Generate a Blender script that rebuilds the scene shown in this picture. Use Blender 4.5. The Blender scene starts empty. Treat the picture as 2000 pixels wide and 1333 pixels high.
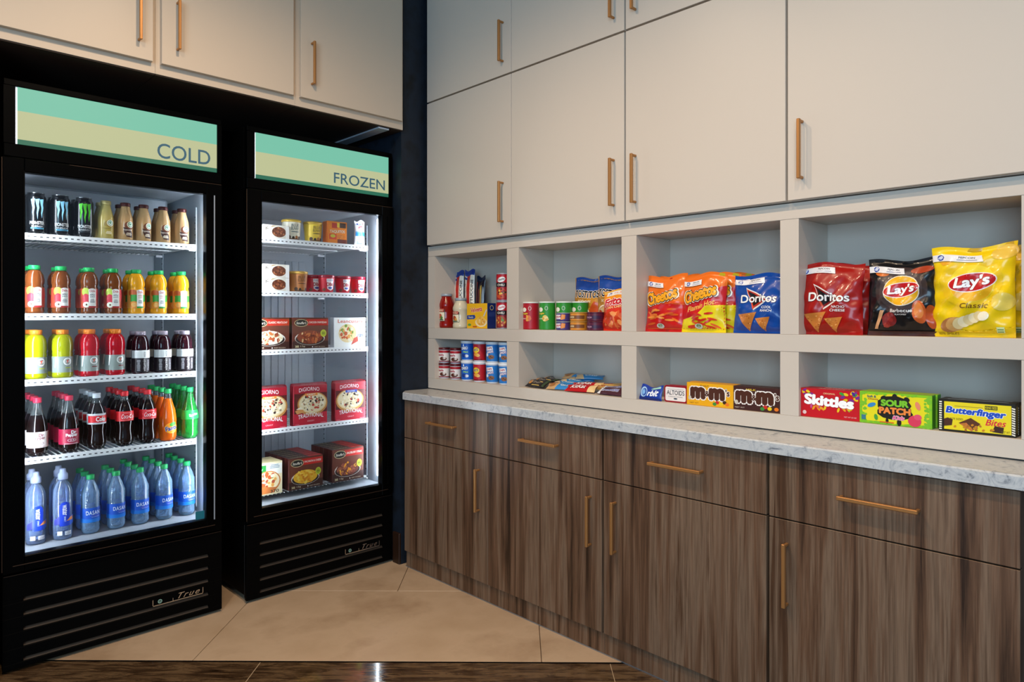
import bpy, bmesh, math, random
from mathutils import Vector, Matrix
PI = math.pi
sc = bpy.context.scene
COL = sc.collection
random.seed(7)

# ------------------------------------------------------------------ camera, world, lights, exposure
EYE = 1.24
cam_d = bpy.data.cameras.new('camera'); cam = bpy.data.objects.new('camera', cam_d); COL.objects.link(cam)
YAW = math.atan2(1300, 1344)
CS, SN = math.cos(YAW), math.sin(YAW)
cam.location = (0, 0, EYE); cam.rotation_euler = (PI/2, 0, -YAW)
cam_d.sensor_width = 36; cam_d.lens = 36*1344/2000; cam_d.shift_y = -0.02325
cam_d.clip_start = 0.02
sc.camera = cam
w = bpy.data.worlds.new('world'); sc.world = w; w.use_nodes = True
w.node_tree.nodes['Background'].inputs[0].default_value = (0.55, 0.72, 1.0, 1)
w.node_tree.nodes['Background'].inputs[1].default_value = 0.42
sc.view_settings.view_transform = 'Standard'; sc.view_settings.look = 'None'
sc.view_settings.exposure = 0.0; sc.view_settings.gamma = 1.0
sc.view_settings.use_curve_mapping = False
sc.cycles.max_bounces = 10; sc.cycles.transmission_bounces = 10; sc.cycles.transparent_max_bounces = 16
sc.cycles.sample_clamp_indirect = 4.0; sc.cycles.caustics_reflective = False

def lamp(kind, name, loc, aim, energy, col, **kw):
    d = bpy.data.lights.new(name, kind); d.energy = energy; d.color = col
    for k, v in kw.items(): setattr(d, k, v)
    o = bpy.data.objects.new(name, d); COL.objects.link(o); o.location = loc
    o.rotation_euler = (Vector(aim)-Vector(loc)).to_track_quat('-Z', 'Y').to_euler()
    return o
WARM = (1.0, 0.74, 0.50)
# recessed ceiling spots of the room
DOWN = [(.9, 0.2, 43, 2.75), (.9, 1.0, 41, 2.75), (.9, 1.8, 66, 2.95), (0.1, 1.6, 66, 2.95), (-0.1, 0.3, 60, 2.7)]
for (x, y, pw_, sz_) in DOWN:
    lamp('SPOT', 'downlight', (x, y, 2.92), (x, y, 0), pw_, WARM, spot_size=sz_, spot_blend=0.9, shadow_soft_size=0.045)
# daylight of the lobby behind the camera
lamp('AREA', 'window_daylight', (-2.6, -1.2, 1.7), (1.5, 1.2, 1.3), 138, (0.48, 0.76, 1.0), shape='RECTANGLE', size=2.6, size_y=2.0)

# ------------------------------------------------------------------ helpers
def lin(c):
    if isinstance(c, str):
        c = c.lstrip('#'); c = [int(c[i:i+2], 16)/255 for i in (0, 2, 4)]
        return tuple(v/12.92 if v <= .04045 else ((v+.055)/1.055)**2.4 for v in c)
    return tuple(c)
MATS = {}
def mat(name, col, rough=.5, metal=0, trans=0, ior=1.45, emit=0, spec=.5, coat=0, alpha=None):
    if name in MATS: return MATS[name]
    m = bpy.data.materials.new(name); m.use_nodes = True; b = m.node_tree.nodes['Principled BSDF']; I = b.inputs
    c = lin(col)+(1,)
    I['Base Color'].default_value = c; I['Roughness'].default_value = rough; I['Metallic'].default_value = metal
    I['Transmission Weight'].default_value = trans; I['IOR'].default_value = ior; I['Specular IOR Level'].default_value = spec
    I['Coat Weight'].default_value = coat; I['Coat Roughness'].default_value = .06
    if emit: I['Emission Color'].default_value = c; I['Emission Strength'].default_value = emit
    MATS[name] = m; return m
def ink(h):   # printed ink / paper of one flat colour
    return mat('print_'+h, h, .42) if not h.startswith('!') else mat('foil_'+h[1:], h[1:], .3, .35)
def crinkle(m, k=.55):
    """creased plastic film: sharp folds in the surface normal"""
    if m.get('crinkled'): return m
    m['crinkled'] = 1; N = m.node_tree.nodes; L = m.node_tree.links; b = N['Principled BSDF']
    tc = N.new('ShaderNodeTexCoord'); n = N.new('ShaderNodeTexNoise'); n.inputs['Scale'].default_value = 16; n.inputs['Detail'].default_value = 4; n.inputs['Distortion'].default_value = 1.2
    try: n.noise_type = 'RIDGED_MULTIFRACTAL'
    except Exception: pass
    L.new(tc.outputs['Object'], n.inputs['Vector'])
    bp = N.new('ShaderNodeBump'); bp.inputs['Strength'].default_value = k; bp.inputs['Distance'].default_value = .006
    L.new(n.outputs['Fac'], bp.inputs['Height']); L.new(bp.outputs[0], b.inputs['Normal']); L.new(bp.outputs[0], b.inputs['Coat Normal'])
    return m
def film_ink(h): return crinkle(mat('film_'+h, h, .3, coat=.25, spec=.4))
def nodes(m): return m.node_tree.nodes, m.node_tree.links
def noise_col(m, cols, scale, vec='Position', stretch=(1, 1, 1), detail=6, bump=0, dist=0, pos=None, rough=.6):
    N, L = nodes(m); b = N['Principled BSDF']
    g = N.new('ShaderNodeNewGeometry'); mp = N.new('ShaderNodeMapping'); mp.inputs['Scale'].default_value = stretch
    L.new(g.outputs['Position'], mp.inputs[0])
    n = N.new('ShaderNodeTexNoise'); n.inputs['Scale'].default_value = scale; n.inputs['Detail'].default_value = detail
    n.inputs['Distortion'].default_value = dist; n.inputs['Roughness'].default_value = rough
    L.new(mp.outputs[0], n.inputs['Vector'])
    r = N.new('ShaderNodeValToRGB'); L.new(n.outputs['Fac'], r.inputs[0])
    pos = pos or [.3+.4*i/(len(cols)-1) for i in range(len(cols))]
    e = r.color_ramp.elements
    for i, c in enumerate(cols):
        el = e[i] if i < 2 else e.new(pos[i])
        el.color = lin(c)+(1,)
    for i in range(len(cols)): e[i].position = pos[i]
    L.new(r.outputs[0], b.inputs['Base Color'])
    if bump:
        bp = N.new('ShaderNodeBump'); bp.inputs['Strength'].default_value = bump; bp.inputs['Distance'].default_value = .002
        L.new(n.outputs['Fac'], bp.inputs['Height']); L.new(bp.outputs[0], b.inputs['Normal'])
    return m, mp, n, r

CREAM = mat('cream_laminate', '#cdc2b5', .42)
CREAM2 = mat('cream_laminate_left', '#c9b8a4', .45)
WALL = mat('navy_wall_paper', '#0b1320', .6); noise_col(WALL, ['#030508', '#070d16', '#101c2a'], 9, bump=.1)
DARK = mat('dark_wall_paint', '#050505', .7)
BLACK = mat('black_enamel', '#020202', .3, spec=.07)
BLK2 = mat('black_matte', '#020202', .6, spec=.06)
GAP = mat('gap_dark', '#070504', .9)
SLOT = mat('louvre_lit_brown', '#4a382a', .6)  # light caught by the sloping louvre tops is put into this brown
LINER = mat('white_liner', '#aab2bb', .4)
WIRE = mat('white_wire', '#f2f4f6', .35)
BRASS = mat('brushed_brass', '#b07c48', .42, .55)
CHROME = mat('chrome', '#d8d8d8', .2, 1)
STEEL = mat('galvanised_steel', '#a2aab4', .45, .2)
TILE = mat('beige_stone_tile', '#b59a7e', .45); noise_col(TILE, ['#a4886c', '#b59a7d', '#c2a88c'], 2.6, detail=9, bump=.03)
GROUT = mat('grout', '#8e7660', .9)
PLANKG = mat('plank_grout', '#b9a183', .8)
TRIMM = mat('aluminium_trim', '#9aa3ad', .35, .8)
GLASS = mat('door_glass', '#ffffff', 0)
def glass_nodes(m, tint=(1, 1, 1)):
    N, L = nodes(m); N.remove(N['Principled BSDF']); out = [n for n in N if n.type == 'OUTPUT_MATERIAL'][0]
    t = N.new('ShaderNodeBsdfTransparent'); t.inputs[0].default_value = tint+(1,)
    g = N.new('ShaderNodeBsdfGlossy'); g.inputs['Roughness'].default_value = .02
    f = N.new('ShaderNodeFresnel'); f.inputs[0].default_value = 1.35
    x = N.new('ShaderNodeMixShader'); L.new(f.outputs[0], x.inputs[0]); L.new(t.outputs[0], x.inputs[1]); L.new(g.outputs[0], x.inputs[2])
    L.new(x.outputs[0], out.inputs[0])
glass_nodes(GLASS, (.97, .985, .98))
def film(name, tint, body, k, ior=1.45, bump=0):
    """thin clear plastic: mostly see-through, a little milky, glossy at the edges"""
    m = mat(name, body, .1); N, L = nodes(m); pb = N['Principled BSDF']; out = [n for n in N if n.type == 'OUTPUT_MATERIAL'][0]
    pb.inputs['Coat Weight'].default_value = .6; pb.inputs['Roughness'].default_value = .12
    t = N.new('ShaderNodeBsdfTransparent'); t.inputs[0].default_value = lin(tint)+(1,)
    lw = N.new('ShaderNodeLayerWeight'); lw.inputs[0].default_value = .35
    mr = N.new('ShaderNodeMapRange'); mr.inputs[3].default_value = k; mr.inputs[4].default_value = .85; L.new(lw.outputs['Facing'], mr.inputs[0])
    g = N.new('ShaderNodeBsdfGlossy'); g.inputs['Roughness'].default_value = .06
    if bump:
        nz = N.new('ShaderNodeTexNoise'); nz.inputs['Scale'].default_value = 70; tc = N.new('ShaderNodeTexCoord'); L.new(tc.outputs['Object'], nz.inputs['Vector'])
        bp = N.new('ShaderNodeBump'); bp.inputs['Strength'].default_value = bump; bp.inputs['Distance'].default_value = .004; L.new(nz.outputs['Fac'], bp.inputs['Height']); L.new(bp.outputs[0], g.inputs['Normal']); L.new(bp.outputs[0], pb.inputs['Normal'])
    f = N.new('ShaderNodeFresnel'); f.inputs[0].default_value = ior
    x = N.new('ShaderNodeMixShader'); L.new(mr.outputs[0], x.inputs[0]); L.new(t.outputs[0], x.inputs[1]); L.new(pb.outputs[0], x.inputs[2])
    y = N.new('ShaderNodeMixShader'); L.new(f.outputs[0], y.inputs[0]); L.new(x.outputs[0], y.inputs[1]); L.new(g.outputs[0], y.inputs[2]); L.new(y.outputs[0], out.inputs[0])
    return m
EDGE = mat('edge_highlight', '#5a4638', .3, .7)  # warm highlight on door and grille edges, put into a brown strip colour
LED = mat('led_white', '#eaf3ff', emit=54)
def wood(name, cols, sc1=6, rough=.4):
    m = mat(name, cols[1], rough)
    m, mp, n, r = noise_col(m, cols, sc1, stretch=(3.2, 3.2, .13), detail=8, dist=.35, pos=[.34, .45, .55, .66], rough=.62)
    N, L = nodes(m); b = N['Principled BSDF']
    n2 = N.new('ShaderNodeTexNoise'); n2.inputs['Scale'].default_value = 60; n2.inputs['Detail'].default_value = 3
    mp2 = N.new('ShaderNodeMapping'); mp2.inputs['Scale'].default_value = (4, 4, .1)
    L.new(mp.inputs[0].links[0].from_socket, mp2.inputs[0]); L.new(mp2.outputs[0], n2.inputs['Vector'])
    mx = N.new('ShaderNodeMix'); mx.data_type = 'RGBA'; mx.blend_type = 'MULTIPLY'; mx.inputs[0].default_value = .5
    rr = N.new('ShaderNodeValToRGB'); rr.color_ramp.elements[0].color = (.35, .3, .28, 1); rr.color_ramp.elements[1].color = (1.25, 1.2, 1.2, 1)
    rr.color_ramp.elements[0].position = .3; rr.color_ramp.elements[1].position = .68
    L.new(n2.outputs['Fac'], rr.inputs[0]); L.new(r.outputs[0], mx.inputs[6]); L.new(rr.outputs[0], mx.inputs[7]); L.new(mx.outputs[2], b.inputs['Base Color'])
    return m
WALNUT = wood('walnut_laminate', ['#301f13', '#4f3624', '#664a36', '#7c6551'])
PLANK = mat('dark_wood_tile', '#3a2416', .12, coat=.6)
_, pm_, _, _ = noise_col(PLANK, ['#120904', '#24160d', '#423020', '#6e573e'], 5, stretch=(1, 1, 1), detail=10, dist=1.0, pos=[.3, .45, .58, .75], rough=.7)
pm_.vector_type = 'TEXTURE'; pm_.inputs['Rotation'].default_value = (0, 0, -YAW); pm_.inputs['Scale'].default_value = (.9, .13, 1)
STONE = mat('marble_laminate', '#b9b6b2', .3)
noise_col(STONE, ['#6e747c', '#969ba2', '#b4b8bc', '#c6c8c8'], 22, detail=12, dist=1.2, pos=[.34, .44, .54, .68], rough=.72)

class MB:
    def __init__(s): s.v = []; s.f = []; s.m = []; s.mats = []; s.sm = []
    def mi(s, m):
        if m not in s.mats: s.mats.append(m)
        return s.mats.index(m)
    def add(s, vs, fs, m, smooth=False):
        o = len(s.v); s.v += [tuple(v) for v in vs]; k = s.mi(m)
        for f in fs: s.f.append(tuple(o+i for i in f)); s.m.append(k); s.sm.append(smooth)
    def box(s, x0, y0, z0, x1, y1, z1, m, c=0):
        if x0 > x1: x0, x1 = x1, x0
        if y0 > y1: y0, y1 = y1, y0
        if z0 > z1: z0, z1 = z1, z0
        if c <= 0:
            vs = [(x, y, z) for x in (x0, x1) for y in (y0, y1) for z in (z0, z1)]
            s.add(vs, [(0, 1, 3, 2), (4, 6, 7, 5), (0, 4, 5, 1), (2, 3, 7, 6), (0, 2, 6, 4), (1, 5, 7, 3)], m); return s
        c = min(c, (x1-x0)*.45, (y1-y0)*.45, (z1-z0)*.45)
        vs = []; X = (x0, x1); Y = (y0, y1); Z = (z0, z1); sg = (1, -1)
        for i in (0, 1):
            for j in (0, 1):
                for k in (0, 1):
                    a, b, d = X[i]+sg[i]*c, Y[j]+sg[j]*c, Z[k]+sg[k]*c
                    vs += [(X[i], b, d), (a, Y[j], d), (a, b, Z[k])]
        I = lambda i, j, k, t: 3*(4*i+2*j+k)+t
        fs = []
        for i in (0, 1): fs.append((I(i, 0, 0, 0), I(i, 0, 1, 0), I(i, 1, 1, 0), I(i, 1, 0, 0)))
        for j in (0, 1): fs.append((I(0, j, 0, 1), I(0, j, 1, 1), I(1, j, 1, 1), I(1, j, 0, 1)))
        for k in (0, 1): fs.append((I(0, 0, k, 2), I(0, 1, k, 2), I(1, 1, k, 2), I(1, 0, k, 2)))
        for j in (0, 1):
            for k in (0, 1): fs.append((I(0, j, k, 1), I(1, j, k, 1), I(1, j, k, 2), I(0, j, k, 2)))
        for i in (0, 1):
            for k in (0, 1): fs.append((I(i, 0, k, 0), I(i, 1, k, 0), I(i, 1, k, 2), I(i, 0, k, 2)))
        for i in (0, 1):
            for j in (0, 1): fs.append((I(i, j, 0, 0), I(i, j, 1, 0), I(i, j, 1, 1), I(i, j, 0, 1)))
        for i in (0, 1):
            for j in (0, 1):
                for k in (0, 1): fs.append((I(i, j, k, 0), I(i, j, k, 1), I(i, j, k, 2)))
        s.add(vs, fs, m); return s
    def lathe(s, prof, m, seg=24, mats=None, smooth=True, squash=0):
        """prof [(r,z)...]; mats optional list of one material per band"""
        n = len(prof); vs = []
        for r, z in prof:
            for a in range(seg):
                t = 2*PI*a/seg; vs.append((r*math.sin(t), -r*math.cos(t), z))
        o = len(s.v); s.v += vs
        for i in range(n-1):
            k = s.mi(mats[i] if mats else m)
            for a in range(seg):
                b = (a+1) % seg
                s.f.append((o+i*seg+a, o+i*seg+b, o+(i+1)*seg+b, o+(i+1)*seg+a)); s.m.append(k); s.sm.append(smooth)
        return s
    def build(s, name, parent=None, loc=None):
        me = bpy.data.meshes.new(name); me.from_pydata(s.v, [], s.f)
        for m in s.mats: me.materials.append(m)
        me.polygons.foreach_set('material_index', s.m); me.polygons.foreach_set('use_smooth', s.sm)
        me.update()
        bm = bmesh.new(); bm.from_mesh(me); bmesh.ops.recalc_face_normals(bm, faces=bm.faces); bm.to_mesh(me); bm.free()
        o = bpy.data.objects.new(name, me); COL.objects.link(o)
        if parent: o.parent = parent
        if loc: o.location = loc
        return o
def tag(o, label=None, cat=None, group=None, kind=None):
    if label: o['label'] = label
    if cat: o['category'] = cat
    if group: o['group'] = group
    if kind: o['kind'] = kind
    return o
def thing(name, label, cat, loc=(0, 0, 0), rz=0, group=None, rot=None):
    o = bpy.data.objects.new(name, None); COL.objects.link(o); o.empty_display_size = .02
    o.location = loc; o.rotation_euler = rot or (0, 0, rz)
    return tag(o, label, cat, group)

def dup(root, loc, rz=0, label=None, group=None, rot=None):
    r = root.copy(); COL.objects.link(r); r.location = loc; r.rotation_euler = rot or (0, 0, rz)
    if label: r['label'] = label
    if group: r['group'] = group
    for ch in list(root.children):
        c = ch.copy(); COL.objects.link(c); c.parent = r
        for g in list(ch.children):
            d = g.copy(); COL.objects.link(d); d.parent = c
    return r
class Stock:
    """the first use takes the prototype itself, later ones copy it with its parts"""
    def __init__(s, root): s.root = root; s.used = False
    def put(s, loc, label, rz=0, group=None, rot=None):
        if not s.used:
            s.used = True; r = s.root; r.location = loc; r.rotation_euler = rot or (0, 0, rz); r['label'] = label
            if group: r['group'] = group
            return r
        r = dup(s.root, loc, rz, label, group, rot)
        if not group and 'group' in r: del r['group']
        return r

# ---- flat print: rectangles, ellipses, polygons and lettering laid on a surface
TXT = {}
def text_tris(t, off, shear, space):
    k = (t, off, shear, space)
    if k not in TXT:
        c = bpy.data.curves.new('lettering', 'FONT'); c.body = t; c.size = 1; c.offset = off; c.shear = shear; c.space_character = space
        c.resolution_u = 4; c.align_x = 'CENTER'
        o = bpy.data.objects.new('lettering', c); me = o.to_mesh(); me.calc_loop_triangles()
        vs = [(v.co.x, v.co.y) for v in me.vertices]; ts = [tuple(q.vertices) for q in me.loop_triangles]
        TXT[k] = (vs, ts); o.to_mesh_clear(); bpy.data.objects.remove(o); bpy.data.curves.remove(c)
    return TXT[k]
def T(t, cx, cy, wd, h, col, b=0., sh=0., sp=1., rot=0., out=None, ow=.06, arc=0.):
    return ('t', t, cx, cy, wd, h, col, b, sh, sp, rot, out, ow, arc)
def Rr(x0, y0, x1, y1, col): return ('p', [(x0, y0), (x1, y0), (x1, y1), (x0, y1)], col)
def P(pts, col): return ('p', pts, col)
def El(cx, cy, rx, ry, col, rot=0., n=20):
    cr, sr = math.cos(rot), math.sin(rot)
    return ('p', [(cx+rx*math.cos(a)*cr-ry*math.sin(a)*sr, cy+rx*math.cos(a)*sr+ry*math.sin(a)*cr) for a in [2*PI*i/n for i in range(n)]], col)
def blob(cx, cy, rx, ry, cols, n, seed, s=.16, base=None):
    rd = random.Random(seed); out = [El(cx, cy, rx, ry, base or cols[0])]
    for _ in range(n):
        a = rd.uniform(0, 2*PI); q = math.sqrt(rd.random())*.85
        out.append(El(cx+q*rx*math.cos(a), cy+q*ry*math.sin(a), rx*s*rd.uniform(.6, 1.4), ry*s*rd.uniform(.7, 1.6), rd.choice(cols), rd.uniform(0, 3), 7))
    return out
def lines(cx, cy, wd, h, col, n, seed=1):   # small unreadable print
    rd = random.Random(seed); o = []
    for i in range(n):
        y = cy+h*(.5-(i+.5)/n); ww = wd*rd.uniform(.7, 1)
        o.append(Rr(cx-ww/2, y-h/n*.28, cx+ww/2, y+h/n*.28, col))
    return o
def put_prints(mb, els, fn, maxlen=None, eps=.00005, base=.0003, inkf=ink):
    lay = 0.
    for e in els:
        small = e[0] == 'p' and max(q[0] for q in e[1])-min(q[0] for q in e[1]) < .024
        lay += .12 if small else 1.
        jobs = []
        if e[0] == 'p':
            pts = e[1]; cx = sum(p[0] for p in pts)/len(pts); cy = sum(p[1] for p in pts)/len(pts)
            if len(pts) == 4 and not maxlen: jobs.append((pts, [(0, 1, 2, 3)], e[2], 0))
            else:
                vs = [(cx, cy)]+list(pts); n = len(pts)
                jobs.append((vs, [(0, 1+k, 1+(k+1) % n) for k in range(n)], e[2], 0))
        else:
            _, t, cx, cy, wd, h, col, b, sh, sp, rot, out, ow, arc = e
            v0, t0 = text_tris(t, 0, sh, sp)
            if not v0: continue
            x0 = min(v[0] for v in v0); x1 = max(v[0] for v in v0); y0 = min(v[1] for v in v0); y1 = max(v[1] for v in v0)
            b = b*.62; ow = ow*.75
            sx = wd/(x1-x0+2*b); sy = h/(y1-y0+2*b); mx, my = (x0+x1)/2, (y0+y1)/2; cr, sr = math.cos(rot), math.sin(rot)
            def tf(dx, dy):
                r = []
                for x, y in v0:
                    X, Y = (x-mx+dx)*sx, (y-my+dy)*sy
                    Y += arc*h*(1-(2*X/wd)**2)
                    r.append((cx+X*cr-Y*sr, cy+X*sr+Y*cr))
                return r
            def ring(q, n): return [(q*math.cos(2*PI*k/n), q*math.sin(2*PI*k/n)) for k in range(n)]
            if out:
                for d in ring(b+ow, 10): jobs.append((tf(*d), t0, out, 0))
            for d in ([(0, 0)]+(ring(b, 8 if b > .03 else 4) if b > .004 else [])): jobs.append((tf(*d), t0, col, .5 if out else 0))
        for jn, (vs, fs, col, ex) in enumerate(jobs):
            m = col if not isinstance(col, str) else inkf(col)
            off = base+eps*(lay+ex)+jn*.000007
            if maxlen:
                vs = list(vs); stack = [f for f in fs]; res = []; cache = {}
                while stack:
                    f = stack.pop(); L = []
                    for a, b_ in ((0, 1), (1, 2), (2, 0)):
                        p, q = vs[f[a]], vs[f[b_]]; L.append(math.hypot(p[0]-q[0], p[1]-q[1]))
                    k = L.index(max(L))
                    if L[k] <= maxlen or len(res) > 4000: res.append(f); continue
                    a, b_, c = f[k], f[(k+1) % 3], f[(k+2) % 3]; key = (min(a, b_), max(a, b_))
                    if key not in cache: cache[key] = len(vs); vs.append(((vs[a][0]+vs[b_][0])/2, (vs[a][1]+vs[b_][1])/2))
                    n = cache[key]; stack += [(a, n, c), (n, b_, c)]
                fs = res
            mb.add([fn(x, y, off) for x, y in vs], fs, m, smooth=bool(maxlen))

# surfaces
def flat(y0): return lambda u, v, off: (u, y0-off, v)
def flat_top(z0): return lambda u, v, off: (u, v, z0+off)
def rad(prof, z):
    for (r0, z0), (r1, z1) in zip(prof, prof[1:]):
        if z0 <= z <= z1: return r0+(r1-r0)*(z-z0)/max(1e-9, z1-z0)
    return prof[-1][0]
def around(prof):
    def f(u, v, off):
        R = rad(prof, v); Rn = max(.01, rad(prof, min(max(v, prof[0][1]), prof[-1][1]))); a = max(-3.1, min(3.1, u/Rn)); q = R+off+.0008
        return (q*math.sin(a), -q*math.cos(a), v)
    return f

# ------------------------------------------------------------------ room shell
def struct(name, mb, parent=None): return tag(mb.build(name, parent), kind='structure')
WX = 2.0          # face of the navy wall return beside the freezer
b = MB(); b.box(-4.2, -4.2, -.06, 4.2, 4.2, -.014, GROUT); floor = struct('floor', b)
def fl(a, wv): return (a*CS+wv*SN, -a*SN+wv*CS)
FR = -YAW-.0087
rd = random.Random(3)
fm = bpy.data.materials
def slab(a0, w0, a1, w1, m, nm):
    g = .0012; b = MB(); b.box(a0+g, w0+g, -.014, a1-g, w1-g, 0, m, .0012)
    o = b.build(nm, floor); o.rotation_euler = (0, 0, FR); return o


for r, (w0, w1) in enumerate([(2.472, 3.11), (3.11, 3.75), (3.75, 4.39)]):
    off = .085 if r % 2 == 0 else -.545
    for k in range(-2, 2):
        slab(off+k*1.26, w0, off+(k+1)*1.26, w1, TILE, 'tile')
for r in range(11):
    w1 = 2.466-.205*r; w0 = w1-.205
    off = (.33, -.13, .62, .1)[r % 4]
    for k in range(-3, 2):
        slab(off+k*1.256, w0, off+(k+1)*1.256, w1, PLANK, 'plank')
b = MB(); b.box(-2.6, 2.4655, -.013, 2.4, 2.4722, .0005, BLK2); o = tag(b.build('trim_1'), kind='structure'); o.rotation_euler = (0, 0, FR)
# light joint lines between the dark planks are the grout bed
b = MB(); b.box(-3.2, -.2, -.0139, 2.2, 2.466, -.0016, PLANKG); o = b.build('grout_bed', floor); o.rotation_euler = (0, 0, FR)
b = MB(); b.box(-4.2, -4.2, 2.96, 4.2, 4.2, 3.02, mat('ceiling_paint', '#cfcac2', .8)); struct('ceiling', b)
b = MB(); b.box(-4.2, 3.76, 0, WX, 3.84, 2.96, DARK); struct('wall_back', b)
b = MB(); b.box(2.44, -4.2, 0, 2.52, 2.866, 2.96, WALL); struct('wall_right', b)
b = MB(); b.box(WX, 2.867, 0, 2.52, 3.84, 2.96, WALL); struct('wall_return', b)
b = MB(); b.box(-4.2, 2.89, 0, .36, 3.759, 2.16, DARK); struct('wall_left', b)
b = MB(); b.box(WX-.012, 2.868, 0, WX, 2.926, .155, mat('baseboard_brown', '#2c1a10', .4), .002); struct('baseboard_right', b)

# ------------------------------------------------------------------ handles
def handle(parent, p0, p1, out, t=.0105):
    """flat bar pull from p0 to p1 (on the door face), standing off along vector out"""
    b = MB(); p0, p1, out = Vector(p0), Vector(p1), Vector(out)
    d = (p1-p0).normalized(); h = t/2
    def bar(a, c, th=h):
        lo = [min(a[i], c[i])-(th if abs(a[i]-c[i]) < 1e-6 else 0) for i in range(3)]
        hi = [max(a[i], c[i])+(th if abs(a[i]-c[i]) < 1e-6 else 0) for i in range(3)]
        b.box(*lo, *hi, BRASS, .0015)
    bar(p0+out-d*h, p1+out+d*h)
    bar(p0, p0+out-out.normalized()*h, h*.8); bar(p1, p1+out-out.normalized()*h, h*.8)
    return b.build('handle', parent)

# ------------------------------------------------------------------ right side: base cabinets
YS = [2.825, 2.208, 1.580, .952, .332]
FX = 1.99
pos_l = ['next to the freezer', 'between the freezer-side and middle cabinets', 'third along from the freezer', 'nearest the camera at the right end']
for i in range(4):
    y1, y0 = YS[i], YS[i+1]
    t = thing('base_cabinet', ['walnut base cabinet next to the dark wall and freezer', 'walnut base cabinet second along from the freezer, door pull at its right',
               'walnut base cabinet third along from the freezer, door pull at its left', 'widest-looking walnut base cabinet at the right end of the counter'][i], 'cabinet', (FX, (y0+y1)/2, 0), group='walnut base cabinets under the counter')
    h = (y1-y0)/2
    b = MB(); b.box(.022, -h+.0015, .0, .44, h-.0015, .833, WALNUT); b.box(.0215, -h+.002, .08, .0225, h-.002, .833, GAP); b.build('carcass', t)
    b = MB(); b.box(.012, -h+.0005, 0, .0219, h-.0005, .079, WALNUT, .001); b.build('toe_kick', t)
    gL = (.001, .0018, .0045, .0045)[i]; gR = (.0018, .0045, .0045, .001)[i]
    b = MB(); b.box(0, -h+gR, .645, .0205, h-gL, .829, WALNUT, .001); dr = b.build('drawer', t)
    b = MB(); b.box(0, -h+gR, .083, .0205, h-gL, .641, WALNUT, .001); do = b.build('door', t)
    handle(dr, (0, -.095, .741), (0, .095, .741), (-.026, 0, 0))
    hy = (-h+.055) if i < 2 else (h-.060)
    handle(do, (0, hy, .396), (0, hy, .572), (-.026, 0, 0))
b = MB(); b.box(2.0005, .332, 0, 2.003, 2.83, .004, TRIMM); struct('trim_2', b)
# countertop
pts = [(1.97, .30), (2.30, .30), (2.30, 2.862), (2.02, 2.862), (1.97, 2.812)]
b = MB(); n = len(pts)
c_ = .004; top = [(x+(c_ if x < 2 else 0), y) for x, y in pts]
b.add([(x, y, .835) for x, y in pts]+[(x, y, .866) for x, y in pts]+[(x, y, .870) for x, y in top],
      [tuple(range(n))[::-1], tuple(range(2*n, 3*n))]+[(i, (i+1) % n, n+(i+1) % n, n+i) for i in range(n)]+[(n+i, n+(i+1) % n, 2*n+(i+1) % n, 2*n+i) for i in range(n)], STONE)
tag(b.build('countertop'), 'long pale marbled countertop running over the walnut base cabinets', 'countertop')

# ------------------------------------------------------------------ right side: niche shelving
NX, NB = 2.165, 2.395
cellsY = [(2.808, 2.272), (2.195, 1.626), (1.556, .994), (.934, .36)]
ZB, ZT = (.926, 1.130), (1.185, 1.553)
t = thing('display_shelving', 'cream built-in display shelving of eight open niches above the counter', 'shelving', (NX, 1.58, .87))
def nb(x0, y0, z0, x1, y1, z1, name, c=.001):
    b = MB(); b.box(x0-NX, y0-1.58, z0-.87, x1-NX, y1-1.58, z1-.87, CREAM, c); return b.build(name, t)
nb(NB, .30, .873, NB+.012, 2.863, 1.60, 'back_panel')
nb(NX, .30, .8745, NB-.001, 2.863, .926, 'bottom_rail')
nb(NX, .30, 1.130, NB-.001, 2.863, 1.185, 'middle_shelf')
nb(NX, .30, 1.553, NB-.001, 2.863, 1.604, 'top_rail')
st = [(2.863, 2.808), (2.272, 2.195), (1.626, 1.556), (.994, .934), (.36, .30)]
for (a, c) in st:
    for z0, z1 in ((.9265, 1.1295), (1.1855, 1.5525)): nb(NX+.0002, c, z0, NB-.002, a, z1, 'divider', 0)
b = MB()
for (a, c) in cellsY:
    b.lathe([(0, 0), (.003, 0), (.003, .0015), (0, .0015)], STEEL, 8)
# ------------------------------------------------------------------ right side: wall cabinets
UX = 2.138
UY = [2.838, 2.216, 1.590, .961, .33]
for row, (z0, z1, hz) in enumerate([(1.607, 2.333, (1.674, 1.848)), (2.338, 2.958, (2.40, 2.575))]):
    for i in range(4):
        y1, y0 = UY[i], UY[i+1]; h = (y1-y0)/2
        lab = (['lower cream wall cabinet beside the navy wall, above the leftmost niche', 'lower cream wall cabinet above the second niche, pull at its right edge', 'lower cream wall cabinet above the bags in orange, pull at its left',
                'largest-looking cream wall cabinet at the right end, above the red and yellow bags'] if row == 0 else
               ['upper-row cream wall cabinet beside the navy wall', 'upper-row cream wall cabinet second from the navy wall', 'upper-row cream wall cabinet third from the navy wall, cut by the frame', 'upper-row cream wall cabinet at the far right end'])[i]
        t = thing('wall_cabinet', lab, 'cabinet', (UX, (y0+y1)/2, z0), group='cream wall cabinets over the niches')
        b = MB(); b.box(.023, -h+.0004, 0, .30, h-.0004, z1-z0, CREAM); b.build('carcass', t)
        g0 = .0035 if i in (2, 3) else .0015; g1 = .0035 if i in (1, 2) else .0015
        b = MB(); b.box(0, -h+g1, .0015, .021, h-g0, z1-z0-.0015, CREAM, .001); do = b.build('door', t)
        hy = (-h+.052) if i < 2 else (h-.050)
        handle(do, (0, hy, hz[0]-z0), (0, hy, hz[1]-z0), (-.028, 0, 0))

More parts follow.
